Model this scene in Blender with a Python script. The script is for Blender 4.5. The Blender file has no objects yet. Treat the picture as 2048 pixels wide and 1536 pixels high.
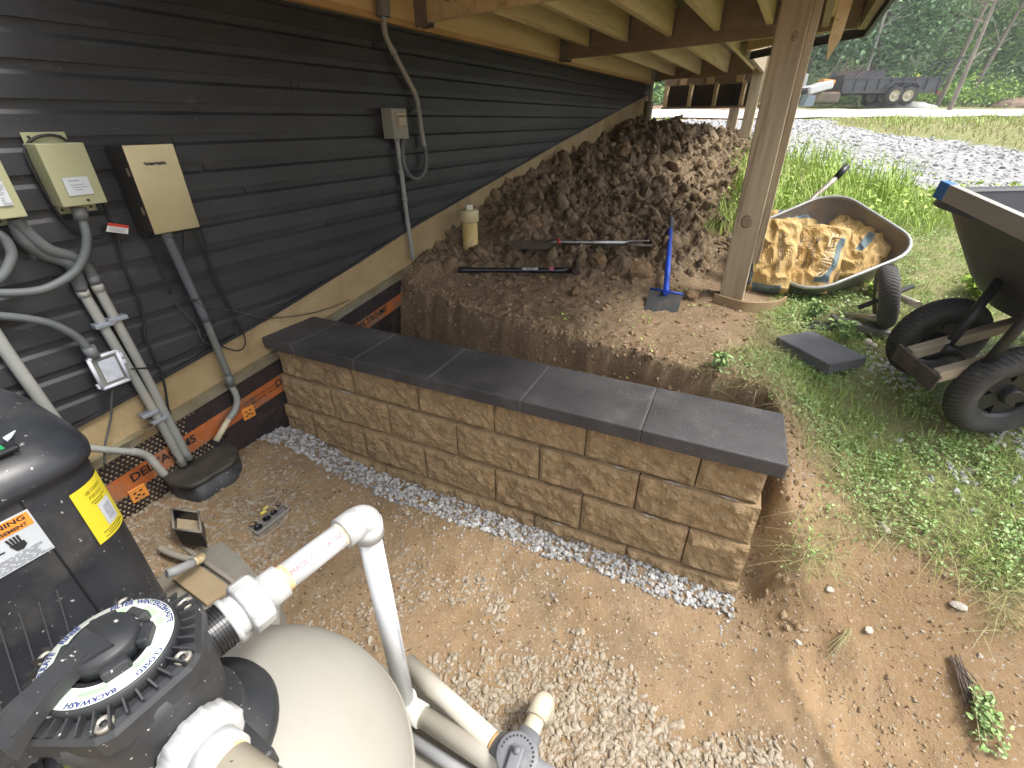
import bpy, bmesh, math, random
import numpy as np
from mathutils import Vector, Matrix
R = math.radians
random.seed(7)
RNG = np.random.default_rng(11)
SC = bpy.context.scene
COL = SC.collection

# ------------------------------------------------------------------ camera, sky, sun, exposure
CAMH, PITCH, FPX = 1.55, R(29.9), 918.0
cd = bpy.data.cameras.new('camera'); cam = bpy.data.objects.new('camera', cd); COL.objects.link(cam)
cam.location = (0, 0, CAMH); cam.rotation_euler = (R(90) - PITCH, 0, 0)
cd.sensor_width = 36; cd.lens = 36 * FPX / 2048; cd.clip_start = 0.02; cd.clip_end = 600
SC.camera = cam
SUN_EL, SUN_AZ = R(58), R(105)          # azimuth clockwise from the view direction
w = bpy.data.worlds.new('World'); SC.world = w; w.use_nodes = True
nt = w.node_tree; nt.nodes.clear()
sky = nt.nodes.new('ShaderNodeTexSky'); sky.sky_type = 'NISHITA'; sky.sun_disc = False
sky.sun_elevation = SUN_EL; sky.sun_rotation = SUN_AZ; sky.dust_density = 4; sky.air_density = 1.0
hs = nt.nodes.new('ShaderNodeHueSaturation'); hs.inputs['Saturation'].default_value = 0.32
bg = nt.nodes.new('ShaderNodeBackground'); bg.inputs['Strength'].default_value = 0.15
wo = nt.nodes.new('ShaderNodeOutputWorld')
nt.links.new(sky.outputs[0], hs.inputs['Color']); nt.links.new(hs.outputs[0], bg.inputs[0]); nt.links.new(bg.outputs[0], wo.inputs[0])
sd = bpy.data.lights.new('sun', 'SUN'); sd.energy = 1.5; sd.angle = R(14); sd.color = (1, .965, .91)
sun = bpy.data.objects.new('sun', sd); COL.objects.link(sun)
sv = Vector((math.sin(SUN_AZ) * math.cos(SUN_EL), math.cos(SUN_AZ) * math.cos(SUN_EL), math.sin(SUN_EL)))
sun.rotation_euler = sv.to_track_quat('Z', 'Y').to_euler()
SC.view_settings.view_transform = 'Standard'; SC.view_settings.look = 'None'
SC.view_settings.exposure = 1.32; SC.view_settings.gamma = 1.0
SC.render.engine = 'CYCLES'; SC.cycles.max_bounces = 8; SC.cycles.diffuse_bounces = 5

# ------------------------------------------------------------------ measuring helpers (metres, from the surveyed camera)
CS, SN = math.cos(PITCH), math.sin(PITCH)
def ray(x, y): return Vector((x - 1024, FPX * CS - (y - 768) * SN, -((y - 768) * CS + FPX * SN)))
def Zp(x, y, z):
    r = ray(x, y); s = (z - CAMH) / r.z; return Vector((r.x * s, r.y * s, z))
def Yp(x, y, d):
    r = ray(x, y); s = d / r.y; return Vector((r.x * s, d, CAMH + r.z * s))
HN = Vector((.877, -.481, 0)).normalized(); HT = Vector((.481, .877, 0)).normalized(); UP = Vector((0, 0, 1))
def HW(x, y, off=0.0):
    r = ray(x, y); s = (-2.0 + off) / (HN.x * r.x + HN.y * r.y); return Vector((r.x * s, r.y * s, CAMH + r.z * s))
def HP(w_, t, z=0.0): return HN * (w_ - 2.0) + HT * t + UP * z        # w: metres out from the house wall, t: along it
WD = Vector((-.9078, .4193, 0)); WN = Vector((.4193, .9078, 0)); WA = Vector((.825, 1.060, 0))
def WP(u, v, z=0.0): return WA + WD * u + WN * v + UP * z             # retaining wall: u from its free end, v backwards

# ------------------------------------------------------------------ noise
_rs = np.random.RandomState(3); _PERM = _rs.permutation(4096); _GR = _rs.rand(4096) * 2 * np.pi
def pnoise(x, y, seed=0):
    x = np.asarray(x, float); y = np.asarray(y, float)
    xi = np.floor(x).astype(int); yi = np.floor(y).astype(int); xf = x - xi; yf = y - yi
    def g(ix, iy, fx, fy):
        h = _PERM[(_PERM[(ix + seed * 37) & 4095] + iy) & 4095]; a = _GR[h]; return np.cos(a) * fx + np.sin(a) * fy
    u = xf * xf * xf * (xf * (xf * 6 - 15) + 10); v = yf * yf * yf * (yf * (yf * 6 - 15) + 10)
    a = g(xi, yi, xf, yf); b = g(xi + 1, yi, xf - 1, yf); c = g(xi, yi + 1, xf, yf - 1); d = g(xi + 1, yi + 1, xf - 1, yf - 1)
    return (a + (b - a) * u + (c - a) * v + (a - b - c + d) * u * v) * 1.4
def fbm(x, y, s, o=4, seed=0, gain=.5):
    t = 0; a = 1.0
    for i in range(o):
        t = t + a * pnoise(x / s, y / s, seed + i); s *= .48; a *= gain
    return t
def sstep(a, b, x): t = np.clip((x - a) / (b - a), 0, 1); return t * t * (3 - 2 * t)

# ------------------------------------------------------------------ materials
MATS = {}
def M(name, c, c2=None, scale=8.0, rough=.7, metal=0.0, bump=0.0, bscale=None, detail=6.0, stretch=(1, 1, 1), lo=.35, hi=.65,
      speck=None, speck_scale=60, speck_lo=.68, bdist=.01, spec=.5, trans=0.0, c3=None, c3scale=2.0, c3lo=.5, c3hi=.7, rough2=None, attr=None, voro=False, coat=0, grain=None):
    if name in MATS: return MATS[name]
    m = bpy.data.materials.new(name); m.use_nodes = True; n = m.node_tree.nodes; l = m.node_tree.links
    b = n['Principled BSDF']; b.inputs['Roughness'].default_value = rough; b.inputs['Metallic'].default_value = metal
    b.inputs['Specular IOR Level'].default_value = spec; b.inputs['Coat Weight'].default_value = coat
    if trans: b.inputs['Transmission Weight'].default_value = trans
    tc = n.new('ShaderNodeTexCoord'); mp = n.new('ShaderNodeMapping'); mp.inputs['Scale'].default_value = stretch
    l.new(tc.outputs['Object'], mp.inputs[0]); vec = mp.outputs[0]
    if grain:      # wood grain running along ('t') or away from ('w') the house wall
        m0 = n.new('ShaderNodeMapping'); m0.inputs['Rotation'].default_value = (0, 0, math.atan2(.481, .877)); l.new(tc.outputs['Object'], m0.inputs[0]); l.new(m0.outputs[0], mp.inputs[0])
        mp.inputs['Scale'].default_value = (7, .45, 7) if grain == 't' else (.45, 7, 7)
    def noise(s, d=6.0, r=.55):
        q = n.new('ShaderNodeTexNoise'); q.inputs['Scale'].default_value = s; q.inputs['Detail'].default_value = d; q.inputs['Roughness'].default_value = r
        l.new(vec, q.inputs['Vector']); return q.outputs['Fac']
    def ramp(f, a, bb):
        q = n.new('ShaderNodeMapRange'); q.inputs['From Min'].default_value = a; q.inputs['From Max'].default_value = bb; l.new(f, q.inputs['Value']); return q.outputs[0]
    def mix(f, a, bb):
        q = n.new('ShaderNodeMix'); q.data_type = 'RGBA'; l.new(f, q.inputs['Factor'])
        for i, v in ((6, a), (7, bb)):
            if isinstance(v, tuple): q.inputs[i].default_value = (*v, 1)
            else: l.new(v, q.inputs[i])
        return q.outputs[2]
    cur = c
    if c2 is not None:
        if voro:
            q = n.new('ShaderNodeTexVoronoi'); q.inputs['Scale'].default_value = scale; l.new(vec, q.inputs['Vector'])
            s2 = n.new('ShaderNodeSeparateColor'); l.new(q.outputs['Color'], s2.inputs[0]); cur = mix(s2.outputs[0], c, c2)
        else: cur = mix(ramp(noise(scale, detail), lo, hi), c, c2)
    if attr:      # random tint per stone / leaf / clod
        a = n.new('ShaderNodeAttribute'); a.attribute_name = 'tint'; cur = mix(a.outputs['Fac'], cur if not isinstance(cur, tuple) else cur, attr)
    if c3 is not None: cur = mix(ramp(noise(c3scale, 7, .65), c3lo, c3hi), cur, c3)
    if speck is not None: cur = mix(ramp(noise(speck_scale, 2, .5), speck_lo, speck_lo + .03), cur, speck)
    if isinstance(cur, tuple): b.inputs['Base Color'].default_value = (*cur, 1)
    else: l.new(cur, b.inputs['Base Color'])
    if rough2 is not None: l.new(ramp(noise(scale * .7, 5), 1.5 - 1, .9), n.new('ShaderNodeMath').inputs[0])
    if bump:
        bn = n.new('ShaderNodeBump'); bn.inputs['Strength'].default_value = bump; bn.inputs['Distance'].default_value = bdist
        l.new(noise(bscale or scale * 4, 8, .65), bn.inputs['Height']); l.new(bn.outputs[0], b.inputs['Normal'])
    MATS[name] = m; return m

# ------------------------------------------------------------------ object helpers
def tag(o, label=None, cat=None, group=None, kind=None):
    if label: o['label'] = label
    if cat: o['category'] = cat
    if group: o['group'] = group
    if kind: o['kind'] = kind
    return o
def thing(name, label, cat, loc=(0, 0, 0), group=None, rot=None):
    o = bpy.data.objects.new(name, None); o.empty_display_size = .05; COL.objects.link(o); o.location = loc
    if rot is not None: o.rotation_euler = rot
    return tag(o, label, cat, group)
def root_of(p):
    while p.parent: p = p.parent
    return p
def link(name, me, mat, parent=None, local=False):
    o = bpy.data.objects.new(name, me); COL.objects.link(o)
    if mat is not None:
        for q in (mat if isinstance(mat, (list, tuple)) else [mat]): me.materials.append(q)
    if parent is not None:
        o.parent = parent
        if not local:
            L = root_of(parent).location
            n_ = len(me.vertices); a = np.empty(n_ * 3, 'f'); me.vertices.foreach_get('co', a)
            a = a.reshape(-1, 3) - np.array(L, 'f'); me.vertices.foreach_set('co', a.ravel()); me.update()
    return o
def frame(d, up=UP):
    d = Vector(d).normalized(); x = d.cross(up)
    if x.length < 1e-4: x = d.cross(Vector((1, 0, 0)))
    x.normalize(); return x, x.cross(d).normalized() * -1, d
def smooth_path(pts, n=6):
    pts = [Vector(p) for p in pts]
    if len(pts) < 3: return pts
    out = []
    P = [pts[0] * 2 - pts[1]] + pts + [pts[-1] * 2 - pts[-2]]
    for i in range(1, len(P) - 2):
        a, b, c, d = P[i - 1:i + 3]
        for k in range(n):
            t = k / n; out.append(.5 * ((2 * b) + (c - a) * t + (2 * a - 5 * b + 4 * c - d) * t * t + (3 * b - a - 3 * c + d) * t ** 3))
    out.append(pts[-1]); return out
class MB:
    def __init__(s): s.v = []; s.f = []; s.m = []; s.sm = []
    def add(s, vs, fs, mi=0, sm=False):
        b = len(s.v); s.v += [tuple(p) for p in vs]; s.f += [tuple(i + b for i in f) for f in fs]; s.m += [mi] * len(fs); s.sm += [sm] * len(fs); return s
    def box(s, c, ax, ay, az, mi=0):          # centre and three half-vectors
        c, ax, ay, az = map(Vector, (c, ax, ay, az))
        vs = [c + ax * i + ay * j + az * k for k in (-1, 1) for j in (-1, 1) for i in (-1, 1)]
        return s.add(vs, [(0, 2, 3, 1), (4, 5, 7, 6), (0, 1, 5, 4), (2, 6, 7, 3), (0, 4, 6, 2), (1, 3, 7, 5)], mi)
    def bar(s, a, b, w_, h, up=UP, mi=0):
        a, b = Vector(a), Vector(b); x, y, d = frame(b - a, up); return s.box((a + b) / 2, x * w_ / 2, y * h / 2, (b - a) / 2, mi)
    def bbox(s, c, ax, ay, az, bev=.006, mi=0):   # box with bevelled edges
        c, ax, ay, az = map(Vector, (c, ax, ay, az)); L = [ax.length, ay.length, az.length]; N = [ax / L[0], ay / L[1], az / L[2]]
        bm = bmesh.new(); bmesh.ops.create_cube(bm, size=2)
        for q in bm.verts: q.co = Vector((q.co.x * L[0], q.co.y * L[1], q.co.z * L[2]))
        bmesh.ops.bevel(bm, geom=bm.edges[:] + bm.verts[:], offset=bev, segments=2, profile=.5, affect='EDGES')
        bm.verts.index_update()
        vs = [c + N[0] * q.co.x + N[1] * q.co.y + N[2] * q.co.z for q in bm.verts]; fs = [[x.index for x in f.verts] for f in bm.faces]; bm.free()
        return s.add(vs, fs, mi)
    def tube(s, pts, r, seg=12, mi=0, cap=True, rib=None):
        pts = [Vector(p) for p in pts]; n_ = len(pts); rs = r if isinstance(r, (list, tuple)) else [r] * n_
        vs = []; fs = []; px = None
        for i, p in enumerate(pts):
            d = (pts[min(i + 1, n_ - 1)] - pts[max(i - 1, 0)])
            if d.length < 1e-9: d = Vector((0, 0, 1))
            d.normalize()
            if px is None: px, py, _ = frame(d)
            else:
                px = (px - d * px.dot(d)).normalized(); py = d.cross(px)
            rr = rs[i] * (1 + (rib * (i % 2) if rib else 0))
            for k in range(seg):
                a = 2 * math.pi * k / seg; vs.append(p + px * math.cos(a) * rr + py * math.sin(a) * rr)
        for i in range(n_ - 1):
            for k in range(seg):
                k2 = (k + 1) % seg; fs.append((i * seg + k, i * seg + k2, (i + 1) * seg + k2, (i + 1) * seg + k))
        s.add(vs, fs, mi, True)
        if cap:
            b = len(s.v) - len(vs); s.f += [tuple(b + k for k in range(seg))[::-1], tuple(b + (n_ - 1) * seg + k for k in range(seg))]; s.m += [mi, mi]; s.sm += [False, False]
        return s
    def lathe(s, o, prof, axis=UP, seg=32, mi=0, x=None, sm=True, close=True, fn=None):   # prof: (r, h)
        o = Vector(o); X, Y, D = frame(axis)
        if x is not None: X = Vector(x).normalized(); Y = D.cross(X)
        vs = []
        for (r, h) in prof:
            for k in range(seg):
                a = 2 * math.pi * k / seg; q = r * (fn(a, r, h) if fn else 1)
                vs.append(o + X * math.cos(a) * q + Y * math.sin(a) * q + D * h)
        fs = [(i * seg + k, i * seg + (k + 1) % seg, (i + 1) * seg + (k + 1) % seg, (i + 1) * seg + k) for i in range(len(prof) - 1) for k in range(seg)]
        s.add(vs, fs, mi, sm)
        if close:
            b = len(s.v) - len(vs)
            for i, fl in ((0, True), (len(prof) - 1, False)):
                if prof[i][0] > 1e-5:
                    t = tuple(b + i * seg + k for k in range(seg)); s.f.append(t[::-1] if fl else t); s.m.append(mi); s.sm.append(False)
        return s
    def prism(s, poly, ex, mi=0):              # 3D polygon pushed along ex
        poly = [Vector(p) for p in poly]; n_ = len(poly); vs = poly + [p + Vector(ex) for p in poly]
        return s.add(vs, [tuple(range(n_))[::-1], tuple(range(n_, 2 * n_))] + [(i, (i + 1) % n_, n_ + (i + 1) % n_, n_ + i) for i in range(n_)], mi)
    def loft(s, rings, mi=0, sm=True, cap0=True, cap1=True):
        n_ = len(rings[0]); vs = [p for r in rings for p in r]
        fs = [(i * n_ + k, i * n_ + (k + 1) % n_, (i + 1) * n_ + (k + 1) % n_, (i + 1) * n_ + k) for i in range(len(rings) - 1) for k in range(n_)]
        if cap0: fs.append(tuple(range(n_))[::-1])
        if cap1: fs.append(tuple(range((len(rings) - 1) * n_, len(rings) * n_)))
        return s.add(vs, fs, mi, sm)
    def build(s, name, mat, parent=None, local=False, fix=True, autosm=None):
        me = bpy.data.meshes.new(name); me.from_pydata(s.v, [], s.f); me.update()
        if any(s.m): me.polygons.foreach_set('material_index', s.m)
        me.polygons.foreach_set('use_smooth', s.sm)
        if fix:
            bm = bmesh.new(); bm.from_mesh(me); bmesh.ops.recalc_face_normals(bm, faces=bm.faces); bm.to_mesh(me); bm.free()
        return link(name, me, mat, parent, local)
def np_mesh(name, V, F, mat, parent=None, tint=None, smooth=False):
    me = bpy.data.meshes.new(name); V = np.asarray(V, 'f'); F = np.asarray(F, 'i'); k = F.shape[1]
    me.vertices.add(len(V)); me.vertices.foreach_set('co', V.ravel()); me.loops.add(F.size); me.loops.foreach_set('vertex_index', F.ravel())
    me.polygons.add(len(F)); me.polygons.foreach_set('loop_start', np.arange(0, F.size, k, dtype='i')); me.polygons.foreach_set('loop_total', np.full(len(F), k, 'i'))
    me.polygons.foreach_set('use_smooth', np.full(len(F), smooth)); me.update(calc_edges=True)
    if tint is not None:
        a = me.attributes.new('tint', 'FLOAT', 'POINT'); a.data.foreach_set('value', np.asarray(tint, 'f'))
    return link(name, me, mat, parent)
def ico(sub):
    bm = bmesh.new(); bmesh.ops.create_icosphere(bm, subdivisions=sub, radius=1); bm.verts.index_update()
    V = np.array([q.co[:] for q in bm.verts]); F = np.array([[x.index for x in f.verts] for f in bm.faces]); bm.free(); return V, F
def rock_variants(sub, k, rough=.25, seed=0, cut=3):
    V, F = ico(sub); r = np.random.RandomState(seed); out = []
    for i in range(k):
        W = V.copy() * (1 + rough * r.randn(len(V), 1) * .35)
        for c in range(cut * 3):       # planar chips give angular faces
            d = r.randn(3); d /= np.linalg.norm(d); h = r.uniform(.55, .9); q = W @ d; m = q > h; W[m] -= np.outer(q[m] - h, d)
        W *= r.uniform(.7, 1.15, 3); out.append(W)
    return out, F
def scatter(name, variants, F, pos, size, mat, squash=.75, tint=None, parent=None, smooth=False, flat=False):
    n_ = len(pos); k = len(variants); nv = len(variants[0]); pick = RNG.integers(0, k, n_)
    A = np.array(variants)[pick]
    ang = RNG.uniform(0, 2 * np.pi, n_); tilt = RNG.uniform(-.5, .5, (n_, 2)) * (0 if flat else 1)
    ca, sa = np.cos(ang), np.sin(ang)
    if not flat:
        a2 = RNG.uniform(0, 6.28, n_)[:, None]; y = A[..., 1] * np.cos(a2) - A[..., 2] * np.sin(a2); z = A[..., 1] * np.sin(a2) + A[..., 2] * np.cos(a2)
    else: y, z = A[..., 1], A[..., 2]
    x = A[..., 0]; z = z * squash; z = z + x * tilt[:, :1] + y * tilt[:, 1:]
    X = x * ca[:, None] - y * sa[:, None]; Y = x * sa[:, None] + y * ca[:, None]
    V = np.stack([X, Y, z], -1) * np.asarray(size)[:, None, None] + np.asarray(pos)[:, None, :]
    FF = (F[None] + (np.arange(n_) * nv)[:, None, None]).reshape(-1, F.shape[1])
    if tint is None: tint = RNG.random(n_)
    return np_mesh(name, V.reshape(-1, 3), FF, mat, parent, np.repeat(tint, nv), smooth)
def text(s, size, fn, mat, parent, name='lettering', bold=0.0, sx=1.0, sub=0):
    """lettering as thin real faces; fn maps text x, y (metres, text centred) to a point"""
    cu = bpy.data.curves.new('t', 'FONT'); cu.body = s; cu.size = size; cu.align_x = 'CENTER'; cu.align_y = 'CENTER'; cu.offset = bold; cu.resolution_u = 3
    o = bpy.data.objects.new('t', cu); COL.objects.link(o); dg = bpy.context.evaluated_depsgraph_get(); me = bpy.data.meshes.new_from_object(o.evaluated_get(dg))
    bpy.data.objects.remove(o); bpy.data.curves.remove(cu)
    for q in me.vertices: q.co = fn(q.co.x * sx, q.co.y)
    me.name = name; return link(name, me, mat, parent)
def plane_fn(c, X, Y, off=0.0, N=None):
    c = Vector(c); X = Vector(X).normalized(); Y = Vector(Y).normalized(); N = N or X.cross(Y).normalized()
    return lambda x, y: c + X * x + Y * y + N * off
def superring(c, X, Y, a, b, e=4.0, n_=40, z=None):
    out = []
    for k in range(n_):
        t = 2 * math.pi * k / n_; ct, st = math.cos(t), math.sin(t)
        out.append(Vector(c) + X * (a * math.copysign(abs(ct) ** (2 / e), ct)) + Y * (b * math.copysign(abs(st) ** (2 / e), st)))
    return out

# ------------------------------------------------------------------ terrain
_ctl = []
def C(px, py, z): p = Zp(px, py, z); _ctl.append((p.x, p.y, z))
for a in [(753, 573, .6), (905, 631, .6), (1022, 669, .6), (1198, 696, .6), (1300, 728, .6), (1525, 800, .58), (900, 560, .68), (1150, 560, .69), (1325, 600, .66),
          (1462, 592, .69), (960, 500, .76), (826, 515, .78), (985, 375, 1.09), (1150, 300, 1.28), (1150, 400, .97), (1290, 250, 1.5), (1200, 480, .80), (1300, 400, .95), (1400, 300, 1.27),
          (1640, 700, .60), (1880, 745, .58), (1985, 860, .53), (1600, 950, .43), (1700, 900, .46), (2048, 950, .48), (1850, 1050, .35), (1660, 1150, .22), (1600, 1250, .13),
          (1800, 1300, .16), (2048, 1250, .27), (1750, 1536, .05), (2048, 1536, .12), (1600, 600, .66), (1750, 600, .70), (1900, 500, .84), (1570, 300, 1.25), (1750, 340, 1.1),
          (2048, 385, 1.0), (2048, 305, 1.25), (1650, 450, .87), (1440, 450, .86), (1545, 960, .42)]: C(*a)
_ctl += [(3, 8.5, 1.44), (6, 9, 1.47), (10, 9, 1.46), (0, 9, 1.55), (8, 14, 1.6), (14, 14, 1.62), (0, 15, 1.7), (9, 27, 2.06), (20, 27, 2.06), (-10, 27, 2.1), (35, 30, 2.2), (15, 45, 3.2), (40, 45, 3.4), (-15, 45, 3.2),
         (80, 60, 4.5), (-80, 60, 4.5), (0, 90, 6), (60, 120, 8), (7, 3, .95), (10, 0, .8), (5, 0, .4), (3, -3, .1), (12, -8, .3), (30, 5, 1.3), (60, 10, 1.6), (-3, 5, 1.3), (-8, 8, 1.6), (-40, 20, 2), (-20, -10, .5), (30, -30, .2), (-5, -30, 0), (2.2, 6.3, 1.47), (1.2, 6, 1.38)]
_ctl = np.array(_ctl)
def _tps(xy, c):
    d2 = ((xy[:, None, :] - c[None, :, :2]) ** 2).sum(-1); return .5 * d2 * np.log(d2 + 1e-9)
_K = _tps(_ctl[:, :2], _ctl) + np.eye(len(_ctl)) * .02; _Pm = np.c_[np.ones(len(_ctl)), _ctl[:, :2]]
_A = np.block([[_K, _Pm], [_Pm.T, np.zeros((3, 3))]]); _Wt = np.linalg.solve(_A, np.r_[_ctl[:, 2], np.zeros(3)])
def z_up(x, y):
    xy = np.c_[np.ravel(x), np.ravel(y)]; out = np.empty(len(xy))
    for i in range(0, len(xy), 40000):
        q = xy[i:i + 40000]; out[i:i + 40000] = _tps(q, _ctl) @ _Wt[:-3] + np.c_[np.ones(len(q)), q] @ _Wt[-3:]
    return out.reshape(np.shape(x))
EXC = [(-1.9, 3.75, .06), (-.892, 2.94, .07), (-.334, 2.46, .07), (-.005, 2.22, .07), (.418, 1.96, .07), (.62, 1.83, .06), (1.001, 1.60, .05), (1.0, 1.40, .05), (.915, 1.20, .07),
       (.862, 1.03, .12), (.85, .727, .28), (.87, .559, .34), (.95, -.5, .4), (1.3, -4, .4), (-9, -4, .4), (-9, 8, .4)]
def exc_sd(x, y):
    """distance to the dug-out outline (negative inside), ramp width there"""
    x = np.asarray(x, float); y = np.asarray(y, float); best = np.full(x.shape, 1e9); wid = np.full(x.shape, .1); ins = np.zeros(x.shape, bool); n_ = len(EXC)
    for i in range(n_):
        ax, ay, aw = EXC[i]; bx, by, bw = EXC[(i + 1) % n_]; dx, dy = bx - ax, by - ay
        t = np.clip(((x - ax) * dx + (y - ay) * dy) / (dx * dx + dy * dy), 0, 1); d = np.hypot(x - ax - t * dx, y - ay - t * dy)
        m = d < best; best = np.where(m, d, best); wid = np.where(m, aw + (bw - aw) * t, wid)
        cr = ((ay > y) != (by > y)) & (x < (bx - ax) * (y - ay) / (by - ay + 1e-12) + ax); ins ^= cr
    return np.where(ins, -best, best), wid
def pile_mask(x, y):
    wd = x * HN.x + y * HN.y + 2.0; t = x * HT.x + y * HT.y
    far = sstep(0, .5, (y + .12 * x) - 2.75)       # starts behind the hand tools
    edge = 1 - sstep(.0, .28, wd - (1.66 - .05 * (t - 3)) + .12 * pnoise(x * 1.7, y * 1.7, 5))
    return far * edge * (1 - sstep(8.0, 9.0, t))
def height(x, y, detail=True):
    x = np.asarray(x, float); y = np.asarray(y, float); zu = z_up(x, y)
    wd = x * HN.x + y * HN.y + 2.0; t = x * HT.x + y * HT.y
    vv = (x - WA.x) * WN.x + (y - WA.y) * WN.y
    zl = .02 + .105 * (1 - sstep(.1, .8, wd)) * (1 - sstep(.75, 1.5, t)) + .045 * (1 - sstep(.05, .5, wd)) + .04 * sstep(-.45, -.05, vv) + .16 * sstep(.05, .2, vv)
    wob = .042 * fbm(x, y, .22, 4, 9) + .012 * fbm(x, y, .05, 2, 12)
    sdv, wid = exc_sd(x, y); k = sstep(-.15, 1, (sdv + wob * np.clip(wid * 4, .5, 1.5)) / wid)
    far = np.clip((y - 6) / 12, 0, 1)
    pm = pile_mask(x, y)
    if detail:
        zu = zu + .012 * fbm(x, y, .35, 4, 2) * (1 + 2 * far) + .05 * far * fbm(x, y, 4, 3, 3)
        b = np.abs(fbm(x, y, .30, 3, 21)); b2 = np.abs(fbm(x, y, .11, 3, 31, .6)); b3 = np.abs(fbm(x, y, .045, 2, 41))
        zu = zu + pm * (.10 * b + .055 * b2 + .030 * b3 - .055 - .05 * sstep(4.5, 6.5, t))
        bench = (1 - pm) * sstep(0, .3, y - 1.6 + .2 * x) * (1 - sstep(1.3, 1.8, wd - .02 * t))
        zu = zu + bench * (.016 * b2 + .012 * b3 - .008 + .004 * fbm(x, y, .02, 2, 51))
        zl = zl + .010 * fbm(x, y, .4, 4, 61) + .005 * fbm(x, y, .06, 3, 62) + .006 * np.abs(fbm(x, y, .13, 3, 63))
        sc = .022 * pnoise((x * .9 - y * .42) * 22, (x * .42 + y * .9) * 3, 71) * (np.abs(k - .5) < .46)     # spade marks in the cut face
        zl = zl + sc * .6; zu = zu + sc * .25
    return zl + (zu - zl) * k
def H1(x, y): return float(height(np.array([x]), np.array([y]))[0])
def H0(x, y): return float(height(np.array([x]), np.array([y]), False)[0])
def axis_coords(lo, hi, step, far_lo, far_hi, g=1.07):
    a = list(np.arange(lo, hi, step)); s = step; v = a[-1]
    while v < far_hi: s *= g; v += s; a.append(v)
    s = step; v = a[0]; b = []
    while v > far_lo: s *= g; v -= s; b.append(v)
    return np.array(b[::-1] + a)
gx = axis_coords(-1.75, 2.9, .0145, -150, 170); gy = axis_coords(.25, 4.6, .0145, -60, 220, 1.035)
X, Y = np.meshgrid(gx, gy); Zg = height(X, Y)
V = np.stack([X, Y, Zg], -1).reshape(-1, 3); ny, nx = X.shape
idx = np.arange(nx * ny).reshape(ny, nx); F = np.stack([idx[:-1, :-1], idx[:-1, 1:], idx[1:, 1:], idx[1:, :-1]], -1).reshape(-1, 4)
# what covers the ground where (surface kinds, not light): grass, driveway gravel, damp smooth soil, straw
DRV = [(2.9, 6.6), (3.0, 5.6), (3.55, 4.85), (4.2, 4.0), (5.9, 1.3), (10.5, .6), (6.5, 4.6), (5.46, 5.6), (5.2, 7), (5.6, 9), (7.5, 12.6), (3.3, 12.6), (3.0, 8.5)]
def drive_mask(x, y):
    x = np.asarray(x, float); y = np.asarray(y, float); xx = x + .22 * pnoise(x * 1.1, y * 1.1, 77) + .08 * pnoise(x * 4, y * 4, 78); yy = y + .22 * pnoise(x * 1.1 + 9, y * 1.1, 79)
    ins = np.zeros(x.shape, bool); n_ = len(DRV)
    for i in range(n_):
        ax, ay = DRV[i]; bx, by = DRV[(i + 1) % n_]; ins ^= ((ay > yy) != (by > yy)) & (xx < (bx - ax) * (yy - ay) / (by - ay + 1e-12) + ax)
    return ins.astype(float)
def road_mask(x, y): return sstep(12.5, 13, y - .05 * x + .3 * pnoise(x * .4, y * .4, 8)) * (1 - sstep(22.5, 23.5, y - .05 * x))
def grass_mask(x, y):
    wd = x * HN.x + y * HN.y + 2.0; t = x * HT.x + y * HT.y; sdv, wid = exc_sd(x, y); n_ = .25 * fbm(x, y, .5, 4, 91)
    g = sstep(.0, .25, sdv - .03 + n_ * .5) * sstep(-.12, .18, (x - .93) - .58 * np.clip(y - 1.60, 0, 1.1) + n_ * .6)
    g = g * (1 - pile_mask(x, y)) * sstep(1.45, 1.8, wd + .04 * (t - 3) + .4 * n_)
    g = g * sstep(.96, 1.14, y + .17 * (x - 1) + n_ * .8)
    return g
ME = None
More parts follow.
